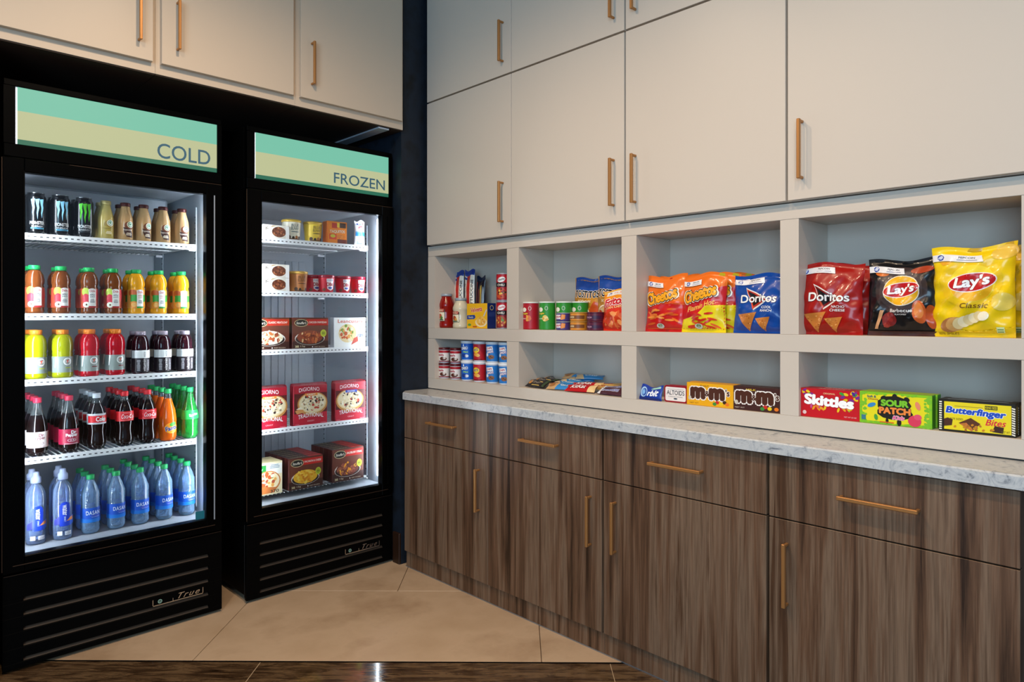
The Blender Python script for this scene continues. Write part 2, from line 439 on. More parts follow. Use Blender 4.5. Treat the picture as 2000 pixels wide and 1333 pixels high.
# ------------------------------------------------------------------ left side: cabinets over the fridges
LY = 2.85
LX = [-.45, .852, 1.424, 1.998]
doors = [(-.40, .838), (.869, 1.407), (1.441, 1.980)]
labs = ['cream overhead cabinet at the far left above the drinks fridge', 'cream overhead cabinet in the middle, above the gap between fridges', 'cream overhead cabinet above the freezer, ending at the navy wall']
hx = [.788, .925, 1.492]
for i in range(3):
    x0, x1 = LX[i], LX[i+1]; cx = (x0+x1)/2
    t = thing('overhead_cabinet', labs[i], 'cabinet', (cx, LY, 2.175), group='cream overhead cabinets above the fridges')
    b = MB(); b.box(x0-cx+.0003, 0, 0, x1-cx-.0003, .62, .78, CREAM2, .0008); b.build('carcass', t)
    b = MB(); b.box(x0-cx+.001, .004, -.0042, x1-cx-.001, .615, -.0002, mat('underside_shade_brown', '#2a1a0f', .7)); b.build('bottom_panel', t)  # shade under the cabinet is put into this panel's dark brown
    b = MB(); b.box(doors[i][0]-cx, -.022, .038, doors[i][1]-cx, -.0008, .775, CREAM2, .001); do = b.build('door', t)
    handle(do, (hx[i]-cx, -.022, .105), (hx[i]-cx, -.022, .285), (0, -.028, 0))
    if i == 2:
        b = MB(); b.box(1.865-cx, .012, -.012, 1.925-cx, .50, -.0045, mat('strip_grey', '#cfd8e6', .4, .3), .001); b.build('mounting_strip', t)

# ------------------------------------------------------------------ glass door coolers
MINT = mat('sign_mint', '#7fd3b6', emit=.8); SCREAM = mat('sign_cream', '#cdd2a0', emit=.8); SGREEN = mat('sign_green', '#1c7a5d', emit=.7)
for m_ in (MINT, SCREAM, SGREEN): m_.node_tree.nodes['Principled BSDF'].inputs['Base Color'].default_value = (.02, .02, .02, 1)
SEDGE = mat('sign_edge_light', '#dfe8f5', emit=1.0)
SLATE = mat('sign_slate', '#2c4c5c', .5, emit=.75)
FW = .745
def cooler(name, label, cat, x0, word, txt, zs, ribs, bottomrack):
    t = thing(name, label, cat, (x0, 2.93, 0))
    W = FW; gx0, gx1, gz0, gz1 = .059, .677, .405, 1.749
    b = MB()
    b.box(0, .03, .06, .044, .74, 1.80, BLK2, .002); b.box(W-.044, .03, .06, W, .74, 1.80, BLK2, .002)
    b.box(0, .03, 1.80, W, .74, 2.07, BLK2, .002); b.box(.0, .735, .06, W, .75, 2.06, BLK2)
    b.box(.001, .031, .03, W-.001, .739, .365, BLK2)
    b.build('cabinet_body', t)
    b = MB(); iw0, iw1, yb, zf, zc = .046, W-.046, .725, .40, 1.775
    b.box(.0445, .034, zf, iw0, yb, zc, LINER); b.box(iw1, .034, zf, W-.0445, yb, zc, LINER)
    b.box(iw0, .034, zf-.02, iw1, yb, zf, LINER); b.box(iw0, .034, zc, iw1, yb, zc+.02, LINER); b.box(iw0, yb, zf, iw1, yb+.006, zc, LINER)
    b.build('liner', t)
    b = MB(); n = 14
    for i in range(n):
        xa = iw0+.03+i*.0405; b.box(xa, yb-.006, zf+.08, xa+.037, yb-.0005, zc-.22, LINER, .002)
    if ribs: tag(b.build('ribbed_back_panel', t))
    b = MB(); b.box(iw0+.04, .40, zc-.16, iw1-.04, yb-.001, zc-.001, LINER, .01)
    if not ribs: b.build('evaporator_cover', t)
    for yy in (.165, .60):
        for xx, sx in ((iw0, 1), (iw1, -1)):
            b = MB(); b.box(xx, yy-.009, zf+.02, xx+sx*.004, yy+.009, zc-.06, LINER)
            k = 0; z = zf+.05
            while z < zc-.1:
                b.box(xx+sx*.004, yy-.0035, z, xx+sx*.0043, yy+.0035, z+.007, GAP); z += .0254
            b.build('shelf_standard', t)
    # header with sign
    b = MB(); b.box(0, 0, 1.80, W, .03, 1.846, BLACK, .002); b.box(0, 0, 2.047, W, .03, 2.07, BLACK, .002)
    b.box(0, .0, 1.8465, .034, .03, 2.0465, BLACK); b.box(.727, 0, 1.8465, W, .03, 2.0465, BLACK); b.box(.034, .02, 1.846, .727, .03, 2.047, GAP)
    b.build('sign_housing', t)
    s0, s1, z0, z1 = .041, .726, 1.847, 2.0465; hh = z1-z0
    b = MB(); b.box(s0, .004, z0, s1, .016, z0+hh*.085, SGREEN); b.box(s0, .004, z0+hh*.085, s1, .016, z0+hh*.585, SCREAM); b.box(s0, .004, z0+hh*.585, s1, .016, z1, MINT)
    b.box(.034, .008, z0, .0405, .012, z1, SEDGE)
    sp = b.build('sign_panel', t)
    b = MB(); put_prints(b, [T(word, txt[0], txt[1], txt[2], txt[3], SLATE, b=.012)], flat(.004)); b.build('sign_lettering', sp)
    # door
    b = MB(); dx0, dx1, dz0, dz1 = -.006, .742, .350, 1.796; yf, yk = -.014, .026
    b.box(dx0, yf, dz0, gx0, yk, dz1, BLACK, .003); b.box(gx1, yf, dz0, dx1, yk, dz1, BLACK, .003)
    b.box(gx0-.002, yf+.0002, dz0, gx1+.002, yk, gz0, BLACK, .003); b.box(gx0-.002, yf+.0002, gz1, gx1+.002, yk, dz1, BLACK, .003)
    for (a, c_, d, e) in ((gx0-.004, gz0-.004, gx0, gz1+.004), (gx1, gz0-.004, gx1+.004, gz1+.004)): b.box(a, yf-.002, c_, d, yf+.0005, e, BLK2)
    b.box(gx1+.030, yf-.003, dz0+.05, gx1+.034, yf+.001, dz1-.05, STEEL if not ribs else BLK2)
    door = b.build('door', t)
    b = MB(); b.box(dx0+.03, yf-.0012, .3745, dx1-.03, yf+.001, .377, EDGE); b.build('highlight_strip', door)  # thin strips added to imitate highlights along the edges
    b = MB(); b.box(.0, -.0012, .3385, W-.002, .001, .3400, EDGE); b.build('highlight_strip', t)
    b = MB(); b.box(dx0-.0008, yf+.002, dz0+.01, dx0+.0015, yf+.006, dz1-.004, EDGE); b.build('highlight_strip', door)
    b = MB(); b.box(dx0+.2, yf-.0008, dz1-.003, dx1-.004, yf+.002, dz1-.0015, EDGE); b.build('highlight_strip', door)
    b = MB(); b.box(gx0-.001, .004, gz0-.001, gx1+.001, .010, gz1+.001, GLASS); g = b.build('glass_pane', door)
    if not ribs:
        b = MB(); b.box(gx1-.037, .0025, gz0+.002, gx1-.002, .0038, gz0+.035, ink('#1f6f80')); b.build('sticker', door)
    # leds
    for xx in (iw0+.001, iw1-.013):
        b = MB(); b.box(xx, .034, zf+.04, xx+.012, .046, zc-.04, LED); b.build('light_strip', t)
    # lower panel, louvres and badge
    b = MB(); b.box(0, .018, .02, W, .03, .335, GAP)
    zz = [.335, .262, .212, .158, .105, .052, .02]
    slots = [.249, .198, .145, .090, .038]
    edges = [.342]+[v for s_ in slots for v in (s_+.0070, s_-.0065)]+[.012]
    for k in range(0, len(edges), 2): b.box(-.003, .0, edges[k+1], W+.001, .0175, edges[k], BLK2, .002)
    b.box(-.0025, .0006, .02, .057, .0174, .335, BLK2); b.box(.692, .0006, .02, W+.0005, .0174, .335, BLK2)
    gr = b.build('grille_panel', t)
    for s_ in slots:
        b = MB(); b.add([(.057, .017, s_+.0065), (.692, .017, s_+.0065), (.692, .006, s_-.007), (.057, .006, s_-.007), (.057, .017, s_-.007), (.692, .017, s_-.007)], [(0, 1, 2, 3), (3, 2, 5, 4), (0, 3, 4), (1, 5, 2)], SLOT); b.build('louvre', gr)
    b = MB(); bx0, bx1, bz = .475, .668, .100
    b.box(bx0, -.004, bz, bx1, 0, bz+.003, CHROME); b.box(bx0, -.004, bz, bx0+.0025, 0, bz+.026, CHROME); b.box(bx1-.0025, -.004, bz, bx1, 0, bz+.026, CHROME); b.box(bx0+.075, -.003, bz, bx0+.077, 0, bz+.014, CHROME)
    put_prints(b, [T('True', bx1-.055, bz+.0165, .085, .022, CHROME, b=.01, sh=.5, sp=1.25), El(bx0+.028, bz+.014, .008, .008, '#8fb7a8'), El(bx0+.028, bz+.014, .0055, .0055, '#0a0a0a'), T('*', bx0+.028, bz+.0135, .008, .008, '#8fb7a8')], flat(-.001)); b.build('badge', gr)
    for xx in (.05, W-.05):
        for yy in (.09, .68):
            b = MB(); b.lathe([(0, 0), (.018, 0), (.018, .008), (.008, .01), (.008, .06), (0, .06)], BLK2, 10); o = b.build('foot', t); o.location = (xx, yy, 0)
    # shelves
    for zi, z in enumerate(zs):
        b = MB(); xl, xr, ys, ye = .05, .660 if ribs else .672, .088, .70
        if ribs and zi == len(zs)-1:
            b.box(xl, ys+.06, z-.008, xr, ys+.064, z, WIRE)
        else: b.box(xl, ys, z-.024, xr, ys+.004, z, WIRE, .001)
        b.box(xl, ye-.005, z-.006, xr, ye, z-.001, WIRE); b.box(xl, ys+.004, z-.012, xl+.005, ye, z-.006, WIRE); b.box(xr-.005, ys+.004, z-.012, xr, ye, z-.006, WIRE)
        b.box(xl, .38, z-.010, xr, .385, z-.006, WIRE)
        sh = b.build('shelf', t)
        b = MB(); x = xl+.008
        while x < xr-.004:
            b.box(x, ys+.004, z-.0055, x+.0028, ye-.005, z-.0022, WIRE); x += .0195
        tag(b.build('shelf_wires', sh), kind='stuff')
        if not (ribs and zi == len(zs)-1):
            b = MB(); x = xl+.012
            while x < xr-.01:
                b.add([(x, ys-.0006, z-.0145), (x+.009, ys-.0006, z-.0145), (x+.009, ys-.0006, z-.0105), (x, ys-.0006, z-.0105)], [(0, 1, 2, 3)], ink('#40444a')); x += .0195
            tag(b.build('rail_slots', sh), kind='stuff')
        for yy in (.165, .60):
            b = MB(); b.box(xr-.004, yy-.006, z-.022, iw1-.0045, yy+.006, z-.012, WIRE); b.build('shelf_clip', sh)
            b = MB(); b.box(iw0+.0045, yy-.006, z-.022, xl+.004, yy+.006, z-.012, WIRE); b.build('shelf_clip', sh)
    return t
CX0, FX0 = .390, 1.243
CZ = [1.547, 1.254, 1.013, .728]
FZ = [1.603, 1.361, 1.092, .730, .432]
cooler('drinks_fridge', 'black upright glass-door drinks fridge with a COLD light sign', 'fridge', CX0, 'COLD', (.597, 1.902, .205, .060), CZ, False, False)
cooler('upright_freezer', 'black upright glass-door freezer with a FROZEN light sign', 'freezer', FX0, 'FROZEN', (.562, 1.903, .285, .051), FZ, True, True)
# ------------------------------------------------------------------ products: builders
F_ = 1344.
def ray(px): r = (px-1000)/F_; return r*CS+SN, -r*SN+CS
def xat(px, Y): a = ray(px); return a[0]*Y/a[1]      # where a sight line meets the plane y = Y
def yat(px, X): a = ray(px); return a[1]*X/a[0]
def plastic(name, col, trans, rough=.06, ior=1.3): return mat(name, col, rough, trans=trans, ior=ior, coat=.4)
CLEAR = film('clear_bottle', '#cfe6ff', '#a4cdf8', .26, 1.6, .7)
SMARTC = film('clear_bottle_blue', '#cfdffc', '#a8c4f4', .20, 1.55, .25)
COLA = plastic('cola_liquid', '#120505', .0, .07)
NECK = film('clear_neck', '#dfe4e6', '#8a9496', .14)
ORJ = plastic('orange_soda', '#f26a12', .1); LIME = film('green_bottle', '#5fd06a', '#2fae48', .35)
APPLE = plastic('apple_juice', '#8e4a1c', .35); OJ = plastic('orange_juice', '#f0a51c', .05); YEL = plastic('lemon_drink', '#a8ac0c', .1)
REDD = plastic('red_drink', '#c81424', .2); PURP = plastic('dark_purple_drink', '#2a0711', .1); COFFEE = plastic('milk_coffee', '#b89468', .0); VAN = plastic('vanilla_coffee', '#b4a25e', .0)
REDJ = plastic('tomato_sauce', '#8e140c', .0); CREAMJ = plastic('cream_sauce', '#d9cdb0', .0)
def vessel(name, cat, prof, body, bmats=None, cap=None, label=None, seg=36, extra=None):
    """bottle, can, cup or tub turned on its axis, its cap and its printed label as parts"""
    t = thing(name, '', cat)
    b = MB(); b.lathe([(0, prof[0][1])]+prof+[(0, prof[-1][1])], body, seg, mats=([bmats[0]]+bmats+[bmats[-1]]) if bmats else None); b.build(extra or 'body', t)
    if cap:
        kind, pr, cm = cap; b = MB(); b.lathe([(0, pr[0][1])]+pr+[(0, pr[-1][1])], cm, seg)
        if kind == 'cap' and len(pr) < 5:
            r = pr[0][0]; z0, z1 = pr[0][1], pr[-1][1]
            for a in range(18):
                q = 2*PI*a/18; x, y = r*math.sin(q), -r*math.cos(q); tx, ty = math.cos(q)*.0007, math.sin(q)*.0007
                b.add([(x-tx, y-ty, z0+.001), (x+tx, y+ty, z0+.001), (x*1.035+tx, y*1.035+ty, z0+.002), (x*1.035-tx, y*1.035-ty, z0+.002), (x*1.03+tx, y*1.03+ty, z1-.003), (x*1.03-tx, y*1.03-ty, z1-.003)], [(0, 1, 2, 3), (3, 2, 4, 5)], cm)
        b.build(kind, t)
    if label:
        z0, z1, col, els = label; b = MB()
        zs = sorted({z0, z1}|{z for _, z in prof if z0 < z < z1})
        if col: b.lathe([(rad(prof, z)+.0006, z) for z in zs], ink(col), seg)
        put_prints(b, els, around(prof), .005, base=.0004, eps=.00015); b.build('label', t)
    return Stock(t)
def ripple(r, z0, z1, n, d=.0009):
    o = []
    for i in range(n): o += [(r, z0+(z1-z0)*i/n), (r-d, z0+(z1-z0)*(i+.5)/n)]
    return o+[(r, z1)]
def carton(name, cat, wd, d, h, side, front, top=None, right=None, frontcol=None, ch=.0008, bodyname='box'):
    t = thing(name, '', cat); b = MB(); b.box(-wd/2, -d/2, 0, wd/2, d/2, h, ink(side), ch); b.build(bodyname, t)
    b = MB(); els = ([Rr(-wd/2+ch, ch, wd/2-ch, h-ch, frontcol)] if frontcol else [])+front
    put_prints(b, els, flat(-d/2), base=.0002)
    if top: put_prints(b, top, flat_top(h), base=.0002)
    if right: put_prints(b, right, lambda u, v, off: (wd/2+off, u, v), base=.0002)
    b.build('front_print', t); return Stock(t)
def pouch(name, cat, wd, h, th, col, els, seed=0, lean=.0, seal=.014, topw=.0, backcol=None, foil=.28, ripples=1., pillow=.5):
    rd = random.Random(seed); ph = [rd.uniform(0, 6.28) for _ in range(8)]
    def prof(u, v):
        a = min(1, abs(2*u/wd)); q = v/h
        e = max(0, 1-a**3)**.7; s0 = seal/h
        vv = max(0, min(1, (q-s0*.8)/(1-s0*1.8))); f = (max(0, math.sin(PI*vv)))**pillow*(1.12-.25*vv)
        wr = ripples*th*.05*(math.sin(60*u+ph[0]+18*v)*math.sin(45*v+ph[1])+.8*math.sin(95*u-70*v+ph[2])+.7*math.sin(140*v+30*u+ph[3])*a)
        return th/2*e*f+wr*(f*.8+.15)*(.4+e)
    def side(u, v):      # outline: corners pulled out, waist pulled in
        q = v/h; return u*(1-.045*math.sin(PI*q)+.012*math.sin(9*q+ph[4]))
    def topz(u, v):
        q = v/h; return v+q*q*.006*math.sin(2*PI*u/wd*1.1+ph[5])+q*topw*u
    def F(u, v, off): return (side(u, v), -prof(u, v)-off-.0004+lean*v+.003*(v/h)*math.sin(30*u+ph[6]), topz(u, v))
    def Bk(u, v): 
        y = prof(u, v)*.8; return (side(u, v), y+.0004+lean*v+.003*(v/h)*math.sin(30*u+ph[6]), topz(u, v))
    t = thing(name, '', cat); b = MB(); nx, nz = 40, 44
    us = [wd*(i/nx-.5) for i in range(nx+1)]; vs = [h*j/nz for j in range(nz+1)]
    m = mat('pouch_'+col+str(foil), col, foil, coat=.25, spec=.4); m2 = mat('pouch_'+(backcol or col)+str(foil), backcol or col, foil, coat=.5)
    crinkle(m); crinkle(m2)
    b.add([F(u, v, 0) for v in vs for u in us], [(j*(nx+1)+i, j*(nx+1)+i+1, (j+1)*(nx+1)+i+1, (j+1)*(nx+1)+i) for j in range(nz) for i in range(nx)], m, True)
    b.add([Bk(u, v) for v in vs for u in us], [(j*(nx+1)+i, (j+1)*(nx+1)+i, (j+1)*(nx+1)+i+1, j*(nx+1)+i+1) for j in range(nz) for i in range(nx)], m2, True)
    b.build('pouch_body', t)
    b = MB(); put_prints(b, els, F, .0065, base=.0006, eps=.00018, inkf=film_ink); b.build('front_print', t)
    return Stock(t)
def foilink(h): return mat('foilink_'+h, h, .28, coat=.5)
ROWW = ['front', 'second-row', 'third-row', 'fourth-row']
WOODC = None

# ------------------------------------------------------------------ drinks fridge
def claw(c):
    o = []
    for k, (dx, hh) in enumerate([(-.0135, .064), (0, .074), (.0135, .068)]):
        z = .128; o.append(P([(dx-.006, z), (dx+.007, z+.003), (dx+.0045, z-.018), (dx+.006, z-.03), (dx+.002, z-.05), (dx+.001, z-hh), (dx-.002, z-.05), (dx-.0008, z-.032), (dx-.0035, z-.018)], c))
    return o
def energy(nm, cc, ac):
    pr = [(.024, 0), (.029, .004), (.0325, .012), (.0325, .133), (.0305, .142), (.0265, .150), (.027, .153)]
    return vessel(nm, 'can', pr, mat('can_black', '#07090c', .22, .3, coat=.5), cap=('lid', [(.027, .1532), (.0275, .1545), (.025, .155), (.0245, .152)], CHROME),
        label=(.014, .132, None, claw(cc)+[T('MONSTER', 0, .042, .046, .0125, '#e8eef2', b=.015), T('ENERGY', 0, .029, .034, .006, '#c9d2d8', b=.01), Rr(-.02, .0195, .02, .0245, ac), Rr(-.0165, .0208, .0165, .0232, '#0a1a24')]))
can_b = energy('energy_drink_can', '#8fd0f2', '#58b7de'); can_g = energy('energy_drink_can', '#4fc322', '#0a0f0a')
sleeve = [(.0255, .002), (.028, .008), (.028, .075), (.0265, .093), (.0185, .124), (.0165, .132), (.0165, .137)]
def coffee(bm, capc, dark):
    els = [El(.006, .060, .017, .0165, '#6b3a20') if dark else El(.004, .058, .016, .016, '#8f7a36'), El(.010, .064, .0125, .0125, '#efe8da'), El(.010, .064, .0105, .0105, '#1d7a55'), El(.010, .064, .0075, .0075, '#e6efe9'), El(.010, .065, .0035, .0045, '#1d7a55'), P([(-.014, .053), (.010, .046), (.018, .03), (.018, .012), (-.004, .016), (-.012, .034)], '#3a1a12' if dark else '#a8963f'),
           T('Frappuccino', .0, .042, .030, .009, '#f2e8da' if dark else '#5c4a1a', sh=.3)]+lines(.004, .026, .02, .012, '#e9dcc6' if dark else '#f2ead0', 3)
    return vessel('coffee_drink_bottle', 'bottle', sleeve, bm, cap=('lid', [(.0185, .1375), (.0188, .139), (.0188, .150), (.017, .152)], mat('lid_'+capc, capc, .35, .3)), label=(.01, .07, None, els))
coff_v = coffee(VAN, '#b8a566', False); coff_m = coffee(COFFEE, '#4a1c1a', True)
# brown shoulder of the mocha bottle
jp = [(.024, 0), (.030, .004), (.031, .012), (.0295, .020), (.031, .026), (.0305, .10), (.0285, .108), (.031, .114), (.0315, .128), (.028, .146), (.0215, .158), (.0165, .164)]
def juice(bm, apple):
    if apple: els = [El(-.017, .085, .014, .016, '#b6cc45'), El(.027, .075, .013, .02, '#c8323a'), El(-.016, .06, .013, .018, '#c9283a'), El(-.014, .036, .012, .011, '#eef0d8'), El(-.014, .036, .003, .004, '#5c3a1a')]
    else: els = [El(-.022, .085, .016, .014, '#c25a1a'), Rr(-.03, .05, .034, .078, '#3a9a34'), El(-.017, .038, .016, .014, '#f0932a'), El(.03, .04, .012, .012, '#f0a030'), El(-.017, .038, .010, .009, '#f7b860')]
    els += [Rr(-.007, .024, .017, .096, '#f6f4ee'), El(.005, .090, .0125, .009, '#f6f4ee'), T('Dole', .005, .089, .018, .009, '#c4172c', b=.03)]
    els += [T('APPLE', .005, .074, .017, .006, '#1d3f4a', b=.02), T('JUICE', .005, .066, .017, .006, '#1d3f4a', b=.02)] if apple else [T('ORANGE', .005, .074, .017, .005, '#c85a1a', b=.02), T('JUICE', .005, .066, .015, .005, '#c85a1a', b=.02)]
    els += lines(.005, .050, .016, .014, '#8a8f8f', 3)+[Rr(-.007, .024, .017, .031, '#b02a2a' if apple else '#2f8f3a')]
    return vessel('juice_bottle', 'bottle', jp, bm, cap=('cap', [(.0188, .1645), (.019, .178), (.0178, .180)], mat('cap_green', '#1fae5a', .4)), label=(.024, .098, '#e9a04a' if not apple else '#b8462e', els))
jui_a = juice(APPLE, True); jui_o = juice(OJ, False)
sp = [(.029, 0), (.0345, .005), (.0350, .014), (.0345, .02), (.0345, .082), (.0335, .086), (.0350, .092), (.0325, .098), (.0352, .106), (.0352, .128), (.032, .148), (.024, .160), (.0195, .164)]
def sport(bm, cc, cap, inner):
    els = [El(.009, .062, .0135, .0145, '#f2f2f2'), El(.009, .062, .0095, .0105, '#9aa09c'), Rr(.009, .060, .0225, .067, '#f2f2f2'), P([(.004, .066), (.016, .069), (.010, .063), (.014, .062), (.004, .054), (.008, .061)], '#d9481c'),
           P([(-.03, .08), (-.024, .08), (-.03, .04), (-.033, .04)], '#f4f6f4'), P([(.028, .08), (.031, .08), (.03, .035), (.026, .03)], '#dfe4e2')]+[Rr(.002, .037, .021, .0405, cc)]
    return vessel('sports_drink_bottle', 'bottle', sp, bm, cap=('cap', [(.0205, .1645), (.0207, .180), (.019, .182)], mat('cap_orange', cap, .4)), label=(.021, .081, '#8f9a95', els))
spo_y = sport(YEL, '#a8b822', '#f0882a', None); spo_r = sport(REDD, '#7a1a20', '#f0822a', None)
vp = [(.027, 0), (.0325, .004), (.0325, .09), (.031, .097), (.0325, .102), (.031, .110), (.0295, .13), (.024, .148), (.0185, .156)]
vit = vessel('vitamin_drink_bottle', 'bottle', vp, PURP, cap=('cap', [(.0195, .1565), (.0197, .170), (.018, .172)], mat('cap_lilac', '#a79ba8', .4)),
    label=(.006, .096, '#1b0d14', [Rr(-.045, .064, .045, .095, '#e9ecec'), T('vitamin', .006, .036, .050, .010, '#e4e4e4', rot=PI/2, b=.01), T('water', .007, .080, .024, .008, '#777777', rot=PI/2)]+lines(-.014, .035, .012, .045, '#b7b3b8', 9, 2)+lines(.023, .035, .011, .045, '#b7b3b8', 9, 3)))
dp = [(.022, 0), (.029, .004), (.0330, .016), (.0335, .03), (.0335, .088), (.0325, .104), (.029, .126), (.022, .150), (.015, .175), (.0125, .190), (.0125, .196)]
ck = [(.021, 0), (.028, .004), (.0325, .018), (.0325, .034), (.0285, .062), (.0290, .078), (.0325, .100), (.0328, .128), (.0315, .140), (.026, .160), (.017, .178), (.0125, .190), (.0125, .198)]
def soda(prof, liq, fill, capc, lab, nk=NECK):
    ms = [liq if (a[1]+b_[1])/2 < fill else nk for a, b_ in zip(prof, prof[1:])]
    zt = prof[-1][1]
    return vessel('soda_bottle', 'bottle', prof, liq, bmats=ms, cap=('cap', [(.0138, zt), (.0142, zt+.002), (.0142, zt+.017), (.013, zt+.019)], mat('cap_'+capc, capc, .4)), label=lab)
def pepper(bg, fg, sub):
    return (.032, .090, bg, [T('Dr', .010, .078, .016, .012, fg, b=.02, out='#ffffff' if bg != '#f4f0f0' else None, ow=.05), T('Pepper', .004, .066, .038, .014, fg, b=.02, out='#ffffff' if bg != '#f4f0f0' else None, ow=.05), El(.004, .048, .014, .006, fg), El(.004, .048, .0125, .0048, bg), T(sub, .004, .048, .014, .006, fg, b=.02), Rr(-.02, .0345, .024, .0360, fg)])
s_dd = soda(dp, COLA, .15, '#c22a48', pepper('#f4f0f0', '#7e1a34', 'Diet')); s_dr = soda(dp, COLA, .15, '#c22a48', pepper('#a3173c', '#f4e8ec', '23'))
def coke(bg, els): return (.100, .139, bg, els)
s_dc = soda(ck, COLA, .172, '#c3cdd6', (.098, .139, '#c6ccd2', [Rr(-.04, .105, .1, .131, '#c8141e'), T('Coke', .008, .118, .036, .018, '#ffffff', b=.05, out='#8a0a10', ow=.02)]))
s_ck = soda(ck, COLA, .172, '#d2222c', (.100, .139, '#d0141e', [T('Coca-Cola', .006, .119, .050, .017, '#ffffff', b=.0, sh=.35), Rr(-.012, .132, .02, .1335, '#f6c9c9'), Rr(-.02, .104, .028, .105, '#f6c9c9')]))
s_fa = soda(dp, ORJ, .18, '#1fae5a', (.028, .078, None, [El(.006, .054, .026, .022, '#f7b02a'), El(.006, .056, .02, .019, '#f7931e'), El(.012, .070, .014, .008, '#3f9a2c', .3), T('Fanta', .006, .054, .046, .018, '#1c1c78', b=.06, rot=.18, out='#ffffff', ow=.04)]))
s_sp = soda(dp, LIME, .3, '#1fae5a', (.082, .120, '#26b04c', [T('Sprite', .004, .100, .036, .014, '#f4fff4', b=.04, rot=.2, out='#0f7a34', ow=.05)]), nk=LIME)
da = [(.020, 0), (.028, .004), (.0325, .016)]+ripple(.0325, .020, .044, 2, .0014)+[(.0325, .046), (.0325, .102)]+ripple(.0325, .104, .150, 5, .0014)+[(.030, .160), (.022, .182), (.0135, .202), (.0125, .208)]
wat = vessel('water_bottle', 'bottle', da, CLEAR, cap=('cap', [(.0138, .2085), (.0142, .210), (.0142, .224), (.013, .226)], mat('cap_green2', '#189a54', .4)),
    label=(.046, .102, '#1556c4', [P([(-.1, .046), (.1, .046), (.1, .068), (.04, .062), (0, .056), (-.04, .062), (-.1, .068)], '#1a76d2'), T('DASANI', .008, .083, .052, .015, '#f2f8ff', b=.01, sp=1.1), Rr(-.004, .070, .03, .0712, '#8a6ad0'), Rr(.0, .066, .03, .0668, '#cfe2ff')]))
sm = [(.026, 0), (.0315, .004), (.032, .02), (.032, .165), (.030, .188), (.022, .208), (.0145, .218), (.0125, .224)]
swt = vessel('water_bottle', 'bottle', sm, SMARTC, cap=('cap', [(.0165, .2245), (.0165, .244), (.011, .250), (.010, .262), (.008, .264)], mat('cap_sport', '#b9c9ee', .35, trans=.3)),
    label=(.04, .14, None, [El(.002, .125, .017, .018, '#1a3fc4'), Rr(-.015, .052, .019, .125, '#1a3fc4'), P([(-.035, .075), (-.015, .092), (-.015, .06), (-.035, .055)], '#3a3f9e'), P([(.019, .085), (.036, .09), (.04, .06), (.019, .052)], '#2b66d8'), P([(.006, .07), (.02, .083), (.032, .086), (.032, .072)], '#f0944a'), T('water', .002, .112, .040, .015, '#ffffff', rot=-PI/2, b=.02), T('SMART', .002, .078, .020, .006, '#dfe8ff', rot=-PI/2),
        Rr(-.022, .018, -.006, .034, '#e9eef2'), Rr(.002, .018, .024, .032, '#e4e9f0')]+lines(.013, .025, .018, .010, '#4a4f66', 4)))
def column(stock, px, z, Y0, dy, n, desc, where, group, dx=0, jit=.0015):
    X0 = xat(px, Y0)
    for k in range(n):
        rz = random.uniform(-.12, .12)
        lab = (('front ' if n > 1 else '')+desc+' '+where) if k == 0 else (ROWW[k]+' '+desc+' '+where)
        stock.put((X0+dx*k+random.uniform(-jit, jit), Y0+dy*k, z), lab, rz=rz, group=group)
Z1 = CZ[0]-.0018
column(can_b, 71, Z1, 3.062, .072, 2, 'black can with blue claw mark', 'at the far left of the top shelf', 'energy drink cans on the top fridge shelf')
column(can_b, 118, Z1, 3.062, .072, 2, 'black can with blue claw mark', 'beside the green-marked can', 'energy drink cans on the top fridge shelf')
column(can_g, 164, Z1, 3.062, .072, 2, 'black can with green claw mark', 'between blue-marked can and coffee bottle', 'energy drink cans on the top fridge shelf')
column(coff_v, 206, Z1, 3.058, .064, 2, 'gold-lidded pale coffee drink bottle', 'next to the black cans', 'small coffee drink bottles on the top fridge shelf')
for i, (px, wh) in enumerate([(244, 'next to the gold-lidded bottle'), (281, 'second of the four brown ones from the left'), (319, 'third of the four brown ones from the left'), (355, 'at the right end of the top shelf')]):
    column(coff_m, px, Z1, 3.058, .064, 2, 'brown-lidded coffee drink bottle', wh, 'small coffee drink bottles on the top fridge shelf')
Z2 = CZ[1]-.0018
for px, st_, d, wh in [(68, jui_a, 'amber apple juice bottle', 'at the far left of its shelf'), (119, jui_a, 'amber apple juice bottle', 'second from the left'), (174, jui_a, 'amber apple juice bottle', 'third from the left'), (220, jui_a, 'amber apple juice bottle', 'beside the orange juice'),
                   (266, jui_o, 'orange juice bottle', 'beside the apple juice'), (309, jui_o, 'orange juice bottle', 'in the middle of its three'), (353, jui_o, 'orange juice bottle', 'at the right end of its shelf')]:
    column(st_, px, Z2, 3.060, .072, 2, 'green-capped '+d, wh, 'juice bottles on the second fridge shelf')
Z3 = CZ[2]-.0018
for px, st_, d, wh in [(70, spo_y, 'yellow-green sports drink bottle', 'at the far left of its shelf'), (122, spo_y, 'yellow-green sports drink bottle', 'beside the red one'), (174, spo_r, 'red sports drink bottle', 'beside the yellow-green one'), (224, spo_r, 'red sports drink bottle', 'beside the dark purple bottles')]:
    column(st_, px, Z3, 3.063, .080, 2, 'orange-capped '+d, wh, 'sports drink bottles on the third fridge shelf')
for px, wh in [(274, 'beside the red sports drinks'), (318, 'in the middle of its three'), (361, 'at the right end of its shelf')]:
    column(vit, px, Z3, 3.060, .076, 2, 'dark purple drink bottle with lilac cap', wh, 'dark purple drink bottles on the third fridge shelf')
Z4 = CZ[3]-.0018
